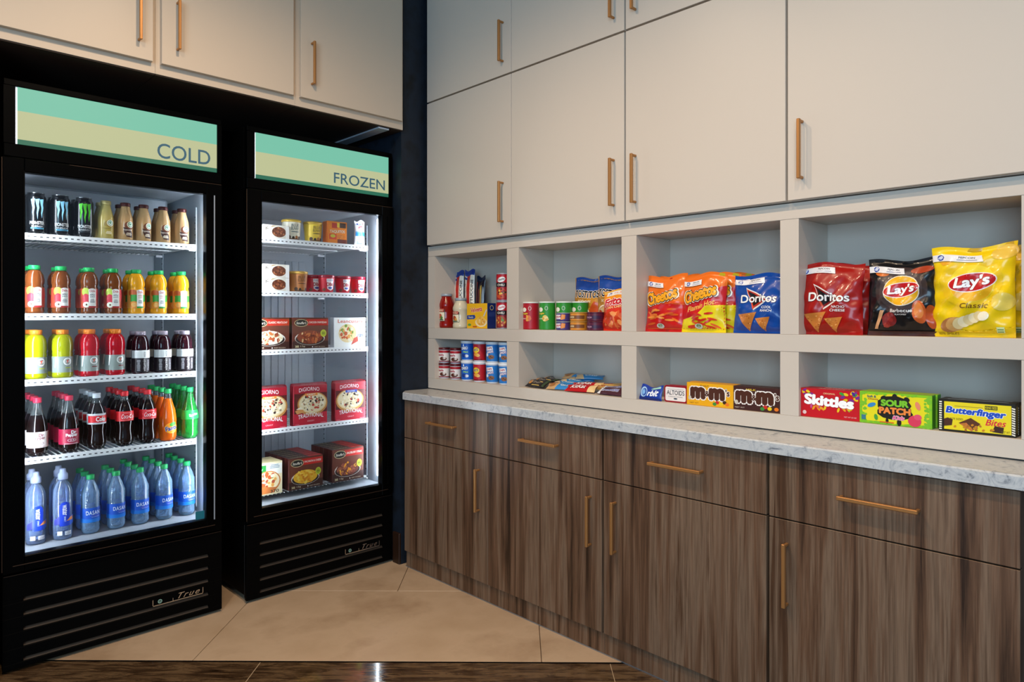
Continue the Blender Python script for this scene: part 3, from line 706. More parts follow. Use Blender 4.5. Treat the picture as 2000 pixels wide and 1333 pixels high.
for px, st_, d, wh in [(73, s_dd, 'dark soda bottle with white label', 'at the far left of its shelf'), (134, s_dr, 'dark soda bottle with maroon label', 'second column from the left'), (189, s_dc, 'silver-capped cola bottle with red and silver label', 'left of the red-capped colas'),
                   (243, s_ck, 'red-capped cola bottle with red label', 'beside the silver-capped cola'), (288, s_ck, 'red-capped cola bottle with red label', 'beside the orange soda column'),
                   (328, s_fa, 'green-capped orange soda bottle', 'between the cola and the green soda'), (371, s_sp, 'green soda bottle with green cap', 'at the right end of its shelf')]:
    n = 4
    column(st_, px, Z4, 3.068, .074, n, d, wh, 'soda bottles on the fourth fridge shelf')
Z5 = .4005
for px, wh in [(70, 'at the far left of the fridge floor'), (123, 'left of the green-capped bottles')]:
    column(swt, px, Z5, 3.068, .072, 2, 'tall water bottle with white sport cap', wh, 'sport-capped water bottles on the fridge floor')
for i, (px, wh, n) in enumerate([(176, 'beside the sport-capped water', 3), (226, 'second column of its five from the left', 3), (273, 'in the middle of its five columns', 4), (320, 'second column of its five from the right', 4), (365, 'at the right end of the fridge floor', 4)]):
    column(wat, px, Z5, 3.072, .078, n, 'green-capped water bottle with blue label', wh, 'green-capped water bottles on the fridge floor')
# ------------------------------------------------------------------ freezer
MEAT = ['#8e3c1e', '#b4552c', '#c9743c', '#6e2a14', '#d8965a']; CHEESE = ['#f0b42e', '#e89a1c', '#f7cf5a', '#d9831a']; PASTA = ['#e0a050', '#f3d9a0', '#c85a2c', '#e8e0c8', '#7a9a3a']
PIZZA = ['#f0e2c0', '#e6cfa0', '#c8402c', '#3a2420', '#f7efdc', '#9c8a6a']; CHOC = ['#6a3420', '#8e5034', '#4a2014', '#a86c48']
klon = carton('ice_cream_bar_box', 'box', .125, .15, .062, '#efe9e0', blob(.012, .031, .034, .024, CHOC, 40, 4, .14)+[T('K', -.045, .046, .02, .014, '#3a2a20', sh=.3, rot=.4), Rr(.044, .002, .0615, .060, '#f6f3ee'), P([(-.03, .05), (.0, .058), (-.02, .058)], '#b89a60')], frontcol='#e8e0d2')
def tub(nm, c, lidc, rt, rb, h, els, lidh=.012):
    pr = [(rb, 0), (rb+.001, .002), (rt, h-lidh)]
    return vessel(nm, 'tub', pr, mat('tub_'+c, c, .35, coat=.3), cap=('lid', [(rt+.0015, h-lidh), (rt+.0025, h-lidh+.002), (rt+.0025, h-.002), (rt, h), (rt-.003, h-.001)], mat('tublid_'+lidc, lidc, .3, .25)), label=(.004, h-lidh-.002, c, els))
def bunny(tc): return [T('BLUE', 0, .070, .036, .013, tc, b=.01), T('BUNNY', 0, .055, .038, .013, tc, b=.01), El(0, .040, .02, .002, tc), El(-.026, .014, .008, .009, '#4a2c1a'), El(-.008, .012, .006, .007, '#1c1410'), El(.008, .014, .007, .009, '#b06a2c'), El(.024, .013, .007, .008, '#2a1c14'), Rr(-.03, .004, .03, .009, '#5c3a22')]
tb_w = tub('ice_cream_tub', '#efe6cf', '#d6ab3c', .043, .035, .098, bunny('#4f6a6a')); tb_y = tub('ice_cream_tub', '#f2cc3c', '#d6ab3c', .043, .035, .098, bunny('#6a5420')); tb_c = tub('ice_cream_tub', '#b8743c', '#d6a850', .043, .035, .098, bunny('#5a2e14'))
dib = vessel('ice_cream_bites_cup', 'cup', [(.030, 0), (.031, .002), (.040, .074)], mat('cup_red', '#c2182c', .3, coat=.4), cap=('lid', [(.0415, .074), (.043, .076), (.043, .084), (.040, .087), (.036, .086)], mat('lid_wine', '#8e1230', .25, coat=.5)),
    label=(.003, .073, '#c2182c', [P([(-.018, .068), (.022, .070), (.02, .02), (.006, .010), (-.012, .02)], '#f3f0ee'), T('Drumstick', .002, .062, .034, .008, '#3a6ab0', sh=.3), T('Dibs', .0, .042, .032, .018, '#b01428', b=.06, rot=.06), El(.004, .024, .012, .005, '#3a4a9a')]+blob(-.026, .015, .008, .008, CHOC, 8, 2)+blob(.027, .014, .008, .008, ['#8e1a20', '#f0d8c8'], 8, 3)))
snk = carton('frozen_snack_box', 'box', .105, .05, .108, '#d86a1c', [Rr(-.05, .002, .05, .106, '#e8801c'), Rr(-.03, .075, .0, .10, '#b8281c'), Rr(.012, .078, .046, .103, '#3c2824'), Rr(-.002, .08, .012, .102, '#e8c43c'), T('TAQUITOS', .0, .058, .082, .017, '#f7ead0', b=.04, out='#b02c14', ow=.05, rot=.03), Rr(-.045, .02, -.005, .046, '#d8402a'), El(-.025, .036, .014, .008, '#c9c13c'), Rr(.0, .002, .05, .022, '#6a241c')]+blob(.02, .035, .026, .010, ['#d87a2a', '#e89a3c', '#c85a1c'], 14, 3), frontcol='#e8801c')
nov = pouch('ice_cream_sandwich_pack', 'packet', .062, .128, .018, '#e6ecf2', [Rr(-.028, .05, .028, .070, '#2b86c4'), Rr(-.028, .068, .028, .074, '#7fc0e6'), El(-.015, .115, .005, .005, '#2b50b0'), T('VANILLA', .004, .106, .03, .006, '#2a5a9a'), T('oreo', .004, .094, .034, .010, '#c22a3a', b=.02), El(.0, .032, .017, .014, '#f3f3f6'), El(.018, .112, .003, .004, '#c22a3a')]+lines(.0, .02, .04, .02, '#9fb4c8', 4), seed=3, pillow=.35)
ml = [('CLASSIC MEATLOAF', '#c8301c', True, ['#f2ead2', '#e8d8b0']+MEAT[:3]), ('CHICKEN PARMESAN', '#b8241c', False, MEAT+['#e8d4a0'])]
def meal(h, wd, title, bandc, food, dish='#e8e4dc', d=.04, bg='#3c1c14', over='#6a3424', badge=True):
    e = [Rr(-wd/2, 0, wd/2, h, bg), P([(-wd/2, h*.25), (wd/2, h*.25), (wd/2, h), (-wd/2, h)], over), Rr(-wd*.12, h*.76, wd/2, h*.96, bandc), T(title, wd*.20, h*.86, wd*.50, h*.065, '#f8ece0', b=.03),
         El(-wd*.26, h*.84, wd*.19, h*.12, '#ded2a0'), El(-wd*.26, h*.84, wd*.175, h*.105, '#101410'), T("Stouffer's", -wd*.26, h*.84, wd*.28, h*.085, '#f4f0e0', b=.03, sh=.3)]
    e += [El(-wd*.02, h*.34, wd*.42, h*.22, dish), El(-wd*.02, h*.32, wd*.40, h*.19, '#2a1a18')]+blob(-wd*.02, h*.38, wd*.36, h*.22, food, 46, hash(title) % 99 if False else len(title), .15)
    if badge: e += [El(wd*.36, h*.50, wd*.085, h*.12, '#c9d03c'), El(wd*.36, h*.50, wd*.06, h*.085, '#a8b428'), T('NEW', wd*.36, h*.5, wd*.08, h*.05, '#3a4a10', b=.02)]
    e += [T('300', -wd*.38, h*.08, wd*.10, h*.07, '#f0e2b0', b=.03), T('12g', -wd*.22, h*.08, wd*.12, h*.06, '#e8dcc0'), T('KEEP FROZEN', wd*.25, h*.06, wd*.30, h*.035, '#d8c8b0'), El(wd*.05, h*.06, wd*.015, h*.02, '#f4f4f4')]
    return e
def mealbox(wd, h, d, *a, side='#4a1a16', **k):
    wd2 = wd-.002; f = [x for x in meal(h-.002, wd2, *a, **k)]
    return carton('frozen_meal_box', 'box', wd, d, h, side, f, top=[Rr(-wd/2+.002, -d/2+.001, wd*.1, d/2-.001, '#2a1814'), Rr(wd*.1, -d/2+.001, wd/2-.002, d/2-.001, '#a82820'), T("Stouffer's", -wd*.2, 0, wd*.4, d*.4, '#c8b878')])
m_loaf = mealbox(.186, .148, .038, 'CLASSIC MEATLOAF', '#c8301c', ['#f2ead2', '#e8d8b0', '#c8b088']+MEAT[:3], badge=False)
m_chick = mealbox(.186, .148, .038, 'CHICKEN PARMESAN', '#c0281c', MEAT[:4]+['#e8c890'])
m_mac = mealbox(.174, .148, .040, 'MACARONI & CHEESE', '#c8241c', CHEESE)
m_sal = mealbox(.176, .160, .040, 'SALISBURY STEAK', '#c8241c', ['#6a2e22', '#8e4434', '#7a3828', '#a05a40']+CHEESE[:2])
wd = .165; h = .148
m_lean = carton('frozen_meal_box', 'box', .178, .038, h, '#e8ebee', [Rr(-.087, .001, .087, h-.001, '#f6f6f4'), P([(.045, .001), (.087, .001), (.087, h*.8), (.05, h*.8)], '#ccd6de'), T('Leancuisine', .004, h*.88, .145, .017, '#d8482c', b=.02), El(-.015, .068, .062, .054, '#f2f2f0')]+blob(-.015, .070, .050, .046, PASTA, 50, 12, .16, base='#e8d2a0')+[P([(.005, .012), (.045, .03), (.042, .055), (.02, .045)], '#c85a4a'), T('20', .062, h*.40, .022, .014, '#1c3a7a', b=.04), T('g', .045, h*.40, .010, .012, '#1c3a7a')]+lines(.062, .095, .024, .02, '#9aa8b4', 3))
m_green = carton('frozen_meal_box', 'box', wd, .040, h, '#d8caa0', [Rr(-wd/2+.002, .001, wd/2-.002, h-.001, '#efe2b8'), Rr(-wd/2+.002, h*.66, .005, h*.92, '#2a8a3c'), T('Healthy', -.035, h*.80, .05, .014, '#f4f8ec', b=.03), Rr(.005, h*.62, wd/2-.002, h*.94, '#f2f0e6')]+lines(.045, h*.86, .05, .02, '#8aa0a8', 3)+[El(.012, .060, .062, .050, '#d88a4a'), El(.012, .062, .056, .043, '#f2e2c0')]+blob(.012, .066, .048, .036, PASTA+['#b04a2c'], 40, 5, .17, base='#ecd8a8')+[P([(-.05, .045), (.06, .03), (.04, .008), (-.02, .006)], '#c8743c'), Rr(-.078, .002, -.035, .030, '#2a8a3c'), T('370', .045, .014, .04, .014, '#3a2a18', b=.03)],
    top=[Rr(-.08, -.018, .08, .018, '#d8cf9a'), Rr(-.08, -.018, -.02, .018, '#3a9a4a')])
def pizza(k, blue=False):
    wd, h = .172, .188
    e = [Rr(-wd/2+.002, .001, wd/2-.002, h-.001, '#5a1a18'), Rr(-wd/2+.002, .001, wd/2-.002, h*.30, '#c01c34')]
    cx = .01 if not blue else -.005
    e += [El(cx, .100, .078, .056, '#c98a44', n=28), El(cx, .103, .071, .049, '#e8cf9a', n=28)]+blob(cx, .105, .066, .045, PIZZA, 90, 20+k, .085, base='#ecdcb4')
    if not blue: e += [P([(-.08, .07), (-.05, .085), (-.03, .062), (-.07, .055)], '#d89a5a'), P([(-.075, .078), (-.05, .09), (-.04, .075)], '#f2e6cc')]
    e += [Rr(-wd/2+.002, h*.80, wd/2-.002, h-.001, '#a8182c'), T('DiGIORNO', -.008, h*.885, .105, .018, '#f6ecec', b=.01, arc=.25)]
    e += [Rr(-.03, h*.735, .035, h*.80, '#2c50b8' if blue else '#e8923c'), T('CRISPY' if not blue else 'PERSONAL', .002, h*.768, .045, .006, '#f4f4f4', b=.02)]
    e += [T('TRADITIONAL', .0, .040, .130, .020, '#f8f0f0', b=.02, arc=.35), T('CRUST', .0, .019, .034, .006, '#f8f0f0', sp=1.4), Rr(-.08, .006, -.06, .0075, '#e8a0a8'), Rr(.05, .006, .078, .0075, '#e8a0a8')]
    return carton('frozen_pizza_box', 'box', wd, .040, h, '#8e1a2a', e, top=[Rr(-.084, -.018, .084, .018, '#b02438'), T('DiGIORNO', 0, 0, .08, .014, '#f0d8d8')], right=[Rr(-.018, .002, .018, h-.002, '#a01c30')])
pz1, pz2, pz3 = pizza(1), pizza(2), pizza(3, True)
Y0 = 3.022
def fz(st, px, z, d, lab, Y=Y0, group=None, rz=0): return st.put((xat(px, Y+d/2), Y+d/2, z), lab, group=group, rz=rz)
A = FZ[0]-.0018; B_ = FZ[1]-.0018; C_ = FZ[2]-.0018; D_ = FZ[3]-.0018; E_ = FZ[4]-.0018
g = 'white ice cream bar boxes'
fz(klon, 526, A, .15, 'single white ice cream bar box on the top freezer shelf', group=g)
fz(klon, 526, B_, .15, 'white ice cream bar box, lower of two stacked beside the caramel tub', group=g)
fz(klon, 526, B_+.0622, .15, 'white ice cream bar box, upper of two stacked beside the caramel tub', group=g)
g = 'round ice cream tubs with gold lids'
fz(tb_w, 569, A, .09, 'cream white ice cream tub with gold lid', group=g); fz(tb_y, 611, A, .09, 'yellow ice cream tub with gold lid', group=g); fz(tb_c, 582, B_, .09, 'caramel brown ice cream tub with gold lid', group=g)
fz(snk, 654, A, .05, 'orange frozen snack box on the top freezer shelf')
fz(nov, 702, A, .06, 'white and blue upright ice cream packet beside the bright freezer light')
g = 'red ice cream bites cups on the second freezer shelf'
for px, Y, lab in [(611, Y0+.045, 'red frozen bites cup half hidden behind its neighbour, next to the caramel tub'), (637, Y0, 'red frozen bites cup, second from left of the four'), (669, Y0+.01, 'red frozen bites cup, second from right of the four'), (698, Y0+.015, 'red frozen bites cup at the right end')]:
    fz(dib, px, B_, .084, lab, Y=Y, group=g)
g = 'frozen meal boxes standing in the freezer'
fz(m_loaf, 524, C_, .038, 'orange-red meatloaf meal box at the left of the third freezer shelf', group=g)
fz(m_chick, 603, C_, .038, 'brown and red chicken meal box in the middle of the third freezer shelf', group=g)
fz(m_lean, 680, C_, .038, 'white pasta meal box at the right of the third freezer shelf', group=g)
g = 'red pizza boxes on the fourth freezer shelf'
fz(pz1, 522, D_, .04, 'red pizza box at the left of the fourth freezer shelf', group=g); fz(pz2, 603, D_, .04, 'red pizza box in the middle with the wide orange strip', group=g); fz(pz3, 681, D_, .04, 'red pizza box with small blue strip at the right', group=g)
for k in range(1, 3):
    w_ = ['', 'second-row', 'third-row'][k]
    fz(pz1, 522, D_, .04, w_+' red pizza box standing behind the left one', Y=Y0+.046*k, group='rear red pizza boxes')
    fz(pz2, 603, D_, .04, w_+' red pizza box standing behind the middle one', Y=Y0+.046*k, group='rear red pizza boxes')
    fz(pz3, 681, D_, .04, w_+' red pizza box standing behind the right one', Y=Y0+.046*k, group='rear red pizza boxes')
    fz(m_loaf, 524, C_, .038, w_+' meal box standing behind the orange-red meatloaf box', Y=Y0+.046*k, group='rear frozen meal boxes')
g = 'frozen meal boxes on the bottom freezer rack'
fz(m_green, 514, E_, .04, 'cream and green meal box at the left of the bottom rack', group=g)
fz(m_mac, 594, E_, .04, 'front macaroni meal box on the bottom rack', group=g); fz(m_sal, 676, E_, .04, 'front steak meal box at the right of the bottom rack', group=g)
for k in range(1, 6):
    w_ = ['', 'second', 'third', 'fourth', 'fifth', 'rearmost'][k]
    xs = xat(594, Y0+.02); fz_ = m_mac.put((xs, Y0+.02+.043*k, E_), w_+' macaroni meal box in the row behind the front one', group='row of macaroni meal boxes')
    if k < 5: m_sal.put((xat(676, Y0+.02), Y0+.02+.043*k, E_), w_+' steak meal box in the row behind the front one', group='row of steak meal boxes')
    if k < 3: m_green.put((xat(514, Y0+.02), Y0+.02+.043*k, E_), w_+' cream and green meal box behind the front one', group='row of cream and green meal boxes')
# ------------------------------------------------------------------ niches
RZ = -PI/2
SZ, LZ = 1.1853, .9263
def nk(st, px, z, d, lab, X=2.188, group=None, rz=0., dz=0): return st.put((X+d/2, yat(px, X+d/2), z+dz), lab, rz=RZ+rz, group=group)
# first niche: sauces, pasta, cans
jr = [(.034, 0), (.0395, .004), (.0405, .012), (.0405, .022), (.038, .027), (.0385, .100), (.0405, .106), (.0405, .118), (.033, .140), (.0275, .150), (.0275, .158)]
def jar(m, z, lt, h=1.):
    pr = [(r, v*h) for r, v in jr]; zt = pr[-1][1]
    return vessel('sauce_jar', 'jar', pr, m, cap=('lid', [(.0285, zt), (.0300, zt+.001), (.0300, zt+.012), (.027, zt+.014)], STEEL), label=(.03*h, .098*h, None, [P([(-.026, .034*h), (.026, .034*h), (.026, .092*h), (-.026, .092*h)], '#22402c'), P([(-.024, .036*h), (.024, .036*h), (.024, .078*h), (-.024, .078*h)], '#efe4c6'), Rr(-.022, .080*h, .022, .096*h, '#b8281e'), T('RAGU', 0, .088*h, .034, .011*h, '#f4e8c8', b=.03), El(-.002, .058*h, .012, .013*h, '#b84a2c'), El(.006, .050*h, .009, .008*h, lt), Rr(-.018, .038*h, .018, .043*h, '#22402c')]))
jar_r = jar(REDJ, 0, '#3a7a2c', 1.03); jar_c = jar(CREAMJ, 0, '#d8a04a', .87)
def pasta(dark):
    e = [Rr(-.036, .27, .036, .297, '#1c3a8e')] if not dark else [Rr(-.034, .24, .034, .262, '#12203c')]
    if not dark: e += [Rr(-.036, .0, -.012, .268, '#ece6d8'), Rr(-.012, .0, .012, .268, '#c0281c'), Rr(.012, .0, .036, .268, '#ece6d8'), T('FETTUCCINE', .024, .17, .15, .014, '#22222c', rot=PI/2, b=.03), T('BARILLA', -.025, .18, .10, .010, '#22222c', rot=PI/2, b=.03), Rr(-.036, .25, -.008, .262, '#1c3a8e')]
    else: e += [Rr(-.030, .03, -.02, .23, '#c8402c'), Rr(.004, .04, .016, .22, '#b89a4a'), Rr(-.006, .05, .0, .2, '#7a2a1c'), El(.024, .15, .006, .06, '#8a9aa8')]
    return pouch('pasta_packet', 'packet', .072 if not dark else .068, .297 if not dark else .262, .030, '#1c3a8e' if not dark else '#1c1420', e, seed=5+dark, ripples=.5, pillow=.35)
pas, pasd = pasta(0), pasta(1)
mc = carton('cheese_shells_box', 'box', .150, .055, .122, '#16255c', [T('Velveeta', -.005, .092, .085, .024, '#c8202c', b=.05, rot=.1, out='#fdf4c8', ow=.05), P([(-.073, .044), (-.02, .046), (-.01, .055), (-.018, .066), (-.073, .064)], '#1c3f96'), T('Shells', -.045, .055, .035, .009, '#f4e4a0'), El(.030, .030, .042, .022, '#f4e2b8')]+blob(.030, .036, .034, .022, ['#f2c05a', '#e8a83c', '#f7dc9a', '#d8903c'], 26, 8, .2)+[P([(.045, .06), (.052, .058), (.072, .09), (.066, .092)], '#c9ccd4'), El(-.055, .018, .012, .006, '#5a9a3c'), Rr(-.03, .006, .0, .012, '#b8481c')], frontcol='#f2b81c',
    right=[Rr(-.026, .002, .026, .120, '#1a2c6a'), El(0, .100, .012, .012, '#c8b46a'), El(0, .100, .009, .009, '#1a2c6a')]+[Rr(-.02, z_, .02, z_+.002, '#3a5296') for z_ in (.06, .065, .07, .075)])
def soupcan(alt):
    pr = [(.030, 0), (.0325, .001), (.0325, .003), (.0318, .005), (.0318, .125), (.0325, .127), (.0325, .1295), (.030, .130)]
    e = [Rr(-.06, .085, .1, .120, '#b81424'), El(.006, .10, .02, .012, '#f2f2f2', .3), T('Chunky', .006, .10, .034, .014, '#1c1c24' if not alt else '#b81424', b=.05, out='#ffffff', rot=.25), Rr(-.03, .066, .03, .086, '#241418'), T('CHILI', .004, .075, .034, .010, '#f0e8d8', b=.04)]+blob(.004, .036, .026, .026, ['#a83c24', '#6a8a3a', '#d8a04a', '#8e2a1c', '#3a7a3c'] if alt else ['#c84a24', '#8e2a1c', '#e8c45a', '#4a2418'], 26, 3+alt, .2)
    return vessel('soup_can', 'can', pr, STEEL, label=(.005, .125, '#7e1822' if alt else '#a01624', e))
sc1, sc2 = soupcan(0), soupcan(1)
nk(jar_r, 872, SZ, .081, 'tall red tomato sauce jar at the left of the first niche', X=2.196)
nk(jar_c, 900, SZ, .081, 'cream coloured sauce jar beside the yellow box', X=2.178)
nk(pas, 897, SZ, .03, 'white and red pasta packet with blue top, left of two', X=2.300, group='white and red pasta packets')
nk(pas, 918, SZ, .03, 'white and red pasta packet with blue top, right of two', X=2.290, group='white and red pasta packets')
nk(pasd, 940, SZ, .03, 'dark pasta packet standing behind the yellow box', X=2.312)
nk(mc, 940, SZ, .055, 'yellow cheese shells box with navy side in the first niche', X=2.186)
nk(sc2, 983, SZ, .065, 'lower of two stacked red cans against the niche divider', X=2.186, rz=.3); nk(sc1, 983, SZ, .065, 'upper of two stacked red cans against the niche divider', X=2.186, dz=.1304, rz=.3)
# second niche
def chipcan(c, alt):
    pr = [(.034, 0), (.0355, .0015), (.0352, .004), (.0352, .113), (.036, .115), (.036, .117)]
    e = [El(-.006, .088, .012, .010, '#f2ead8'), El(.022, .094, .007, .009, '#e8e4d8'), El(.022, .094, .0055, .0075, c), T('Pringles', -.002, .070, .030, .010, '#f4d23c', b=.06, rot=.1, out='#1c1c1c', ow=.04)]+blob(.016, .050, .012, .014, ['#e8c86a', '#d8a83c', '#f2dc9a'] if alt else ['#d86a3c', '#e8a04a'], 8, 2, .4)+[T('ORIGINAL' if not alt else 'ONION', -.008, .048, .024, .005, '#ffffff')]
    return vessel('chip_can', 'can', pr, mat('tube_'+c, c, .3), cap=('lid', [(.0362, .1172), (.0365, .1185), (.0365, .1225), (.034, .1235)], mat('lid_clear_white', '#dfe6e0', .3)), label=(.004, .113, c, e))
pr_r, pr_g = chipcan('#b01828', 0), chipcan('#2f8f2c', 1)
def dipcan(nm, c, els, r=.029, h=.037, lidm=STEEL):
    return vessel(nm, 'tub', [(r-.002, 0), (r, .001), (r, h-.005), (r+.0006, h-.004)], mat('dip_'+c, c, .35), cap=('lid', [(r+.0012, h-.004), (r+.0014, h-.003), (r+.0014, h-.001), (r-.001, h-.0004)], lidm), label=(.003, h-.006, c, els))
dc = dipcan('dip_can', '#4a3a7a', [Rr(-.022, .010, .010, .028, '#f0eef2'), T('Fritos', -.004, .020, .028, .012, '#c22a2c', b=.05, rot=.2), P([(.01, .006), (.028, .01), (.03, .028), (.014, .03)], '#e8903c')])
dcc = dipcan('cheese_dip_tub', '#d88a2c', [Rr(-.04, .010, .05, .024, '#7a4a28'), T('CHEESE', -.008, .017, .028, .007, '#f4e0b0', b=.03)], r=.0345, h=.038, lidm=mat('lid_amber', '#c8924a', .3))
dcp = dipcan('salsa_tub', '#5a1a34', [Rr(-.04, .010, .05, .022, '#3a1a3c'), T('SALSA', -.004, .016, .026, .007, '#d8a0b0', b=.03)], r=.0345, h=.038, lidm=mat('lid_purple', '#5a2038', .3))
nk(pr_r, 1037, SZ, .072, 'red chip can in the second niche', group='short chip cans'); nk(pr_g, 1069, SZ, .072, 'green chip can beside the red one', X=2.186, group='short chip cans')
nk(pr_g, 1102, SZ, .072, 'green chip can behind the small dip cans', X=2.222, group='short chip cans'); nk(pr_g, 1133, SZ, .072, 'rear green chip can behind the tortilla chip bag and tubs', X=2.270, group='short chip cans')
for st_, px, n1 in ((dc, 1100, 'small purple dip can'), (dcc, 1130, 'orange cheese dip tub'), (dcp, 1163, 'dark purple salsa tub')):
    hh_ = .0372 if st_ is dc else .0382
    nk(st_, px, SZ, .06, 'lower '+n1+' of the stacked pair', X=2.172 if st_ is dc else 2.180, group='small stacked dip tubs'); nk(st_, px, SZ, .06, 'upper '+n1+' of the stacked pair', X=2.172 if st_ is dc else 2.180, dz=hh_, group='small stacked dip tubs')
def tort():
    W_, H_ = .162, .228
    return pouch('tortilla_chip_bag', 'bag', W_, H_, .05, '#c88a2c', [Rr(-.075, .172, .075, .2275, '#1c4a9e'), P([(-.075, .12), (-.075, .165), (-.01, .15), (.03, .10), (-.02, .09)], '#a87420'), T('TOSTiTOS', -.0, .156, .140, .032, '#12141c', b=.06, out='#ffffff', ow=.05), T('SCOOPS', -.01, .124, .075, .011, '#f4e8c8', b=.03), El(-.020, .062, .046, .046, '#f2ead8'), El(-.020, .062, .042, .042, '#c8a070')]+blob(-.020, .060, .036, .036, ['#e0b070', '#b86a3a', '#d8c090', '#c84a2c'], 24, 4, .25)+[P([(.03, .02), (.075, .03), (.075, .11), (.05, .125), (.025, .09)], '#c8501c')], seed=11, lean=.05)
tor = tort()
fri = pouch('corn_chip_bag', 'bag', .155, .165, .055, '#d8301c', [P([(-.078, .105), (.078, .118), (.078, .148), (-.078, .148)], '#f0941c'), P([(-.078, .15), (.078, .15), (.078, .164), (-.078, .164)], '#e8b04a'), P([(-.06, .142), (.05, .142), (.05, .158), (-.06, .158)], '#e8e4e0'), El(-.045, .150, .007, .006, '#2c3c8e'), T('Fritos', -.012, .118, .105, .032, '#c81c24', b=.08, sh=.25, rot=.1, out='#ffffff', ow=.06), T('CORN CHIPS', -.01, .094, .08, .009, '#f8e0a0', b=.02, rot=.12)]+blob(.0, .045, .062, .032, ['#e8743c', '#f09a5a', '#d85a2c', '#c83c1c'], 30, 6, .22, base='#d8401c'), seed=13, lean=.12)
nk(tor, 1149, SZ, .05, 'blue and orange tortilla chip bag, left of two', X=2.315, group='tall tortilla chip bags'); nk(tor, 1196, SZ, .05, 'blue and orange tortilla chip bag, right of two', X=2.285, group='tall tortilla chip bags', dz=.0)
nk(fri, 1206, SZ, .05, 'red and orange corn chip bag against the divider in the second niche', X=2.195)
# third niche
PEP = lambda x, y, wd, s=1: [P([(x, y), (x+wd, y-.002), (x+wd-.006, y+.017*s), (x, y+.018*s)], '#e9e9ec'), El(x+.022, y+.009*s, .009, .008*s, '#2445a0'), El(x+.022, y+.009*s, .005, .0045*s, '#c9d4f0'), T('PEPCOIN', x+wd*.68, y+.011*s, wd*.30, .0055*s, '#2a2a44', b=.03), Rr(x+wd*.5, y+.003*s, x+wd*.88, y+.005*s, '#9a9ab0')]
def chee(hot, seed):
    W_, H_ = .175, .212
    logo = [T('Cheetos', -.008, .135 if not hot else .140, .135, .046, '#f4a81c', b=.07, rot=.22, out='#141010', ow=.07, sp=.92)]
    logo = [T('Cheetos', -.008, .135 if not hot else .140, .150, .056, '#f6f0e0', b=.17, rot=.22, sp=.92)]+logo
    if not hot: e = [P([(-.088, .0), (.088, .0), (.088, .098), (.0, .108), (-.088, .088)], '#c81c1c'), P([(-.08, .094), (.0, .112), (.085, .102), (.085, .108), (0, .118), (-.08, .1)], '#e8541c')]
    else: e = [P([(-.088, .0), (.088, .0), (.088, .168), (-.088, .110)], '#c8181c'), P([(-.088, .0), (.088, .0), (.088, .098), (.02, .095), (-.02, .062), (-.088, .045)], '#e8d41c'), T('Flamin Hot', .0, .096, .115, .018, '#f4c85a', b=.02, sh=.4, rot=.24)]
    rd = random.Random(seed)
    for k in range(16):
        x, y = rd.uniform(-.06, .06), rd.uniform(.016, .085 if not hot else .07); a = rd.uniform(-.5, .5)
        e.append(El(x, y, .020, .0042, rd.choice(['#e8742c', '#f0923c', '#d85a1c'] if not hot else ['#d8381c', '#e8602c', '#c82818']), a, 10))
    e += [El(-.01, .022, .016, .010, '#c9d0c8'), El(-.01, .024, .010, .006, '#6a8a5a')]
    return pouch('cheese_puff_bag', 'bag', W_, H_, .055, '#e8701c', e+logo+PEP(-.086, .172, .085), seed=seed, lean=.08, backcol='#a8201c' if not hot else '#b8a818', topw=.02)
che, hot = chee(0, 21), chee(1, 22)
def dori(c, seed, dk, name2, W_=.19, H_=.200):
    e = [P([(-.045, .158), (.042, .112), (-.012, .078)], '#e8e0d8'), P([(-.041, .152), (.034, .112), (-.012, .084)], dk), P([(-.034, .144), (.022, .112), (-.012, .092)], '#141014'), P([(-.03, .12), (-.022, .112), (-.01, .084), (-.014, .080)], '#d8502c'),
         T('Doritos', .004, .118, .128, .028, '#f4f2f0', b=.035, out='#2a2a34', ow=.03), T(name2[0], .035, .088, .040, .008, '#f4f2f0', b=.03, sh=.2), T(name2[1], .033, .077, .046, .008, '#f4f2f0', b=.03, sh=.2)]
    for (x, y, q) in ((-.038, .042, 1), (.020, .034, .75)):
        pts = [(x-.036*q, y+.022*q), (x+.036*q, y+.03*q), (x+.004*q, y-.036*q)]
        e.append(P(pts, '#c87a34')); rd = random.Random(seed+int(q*4))
        for k in range(16):
            a, b_ = rd.random(), rd.random()
            if a+b_ > 1: a, b_ = 1-a, 1-b_
            a, b_ = a*.85+.05, b_*.85+.05
            e.append(El(pts[0][0]+(pts[1][0]-pts[0][0])*a+(pts[2][0]-pts[0][0])*b_, pts[0][1]+(pts[1][1]-pts[0][1])*a+(pts[2][1]-pts[0][1])*b_, .0032*q, .002*q, rd.choice(['#e8a860', '#a85a20', '#d88a3c']), 0, 6))
    return pouch('tortilla_chip_packet', 'bag', W_, H_, .06, c, e+PEP(-W_/2+.004, H_-.032, W_*.58), seed=seed, lean=.07, topw=-.02)
dob = dori('#0e4498', 31, '#b8301c', ('COOL', 'RANCH')); dor = dori('#a0140e', 34, '#7a1410', ('NACHO', 'CHEESE'), W_=.200, H_=.224)
nk(che, 1299, SZ, .05, 'orange and red cheese puff bag at the left of the third niche', X=2.200, group='cheese puff bags'); nk(che, 1322, SZ, .05, 'rear orange and red cheese puff bag behind the leftmost one', X=2.262, group='cheese puff bags')
nk(hot, 1374, SZ, .05, 'front orange and yellow cheese puff bag in the third niche', X=2.192, group='cheese puff bags')
nk(hot, 1400, SZ, .05, 'second orange and yellow cheese puff bag behind the front one', X=2.238, group='cheese puff bags', dz=.0); nk(hot, 1425, SZ, .05, 'rearmost orange and yellow cheese puff bag near the blue bag', X=2.285, group='cheese puff bags')
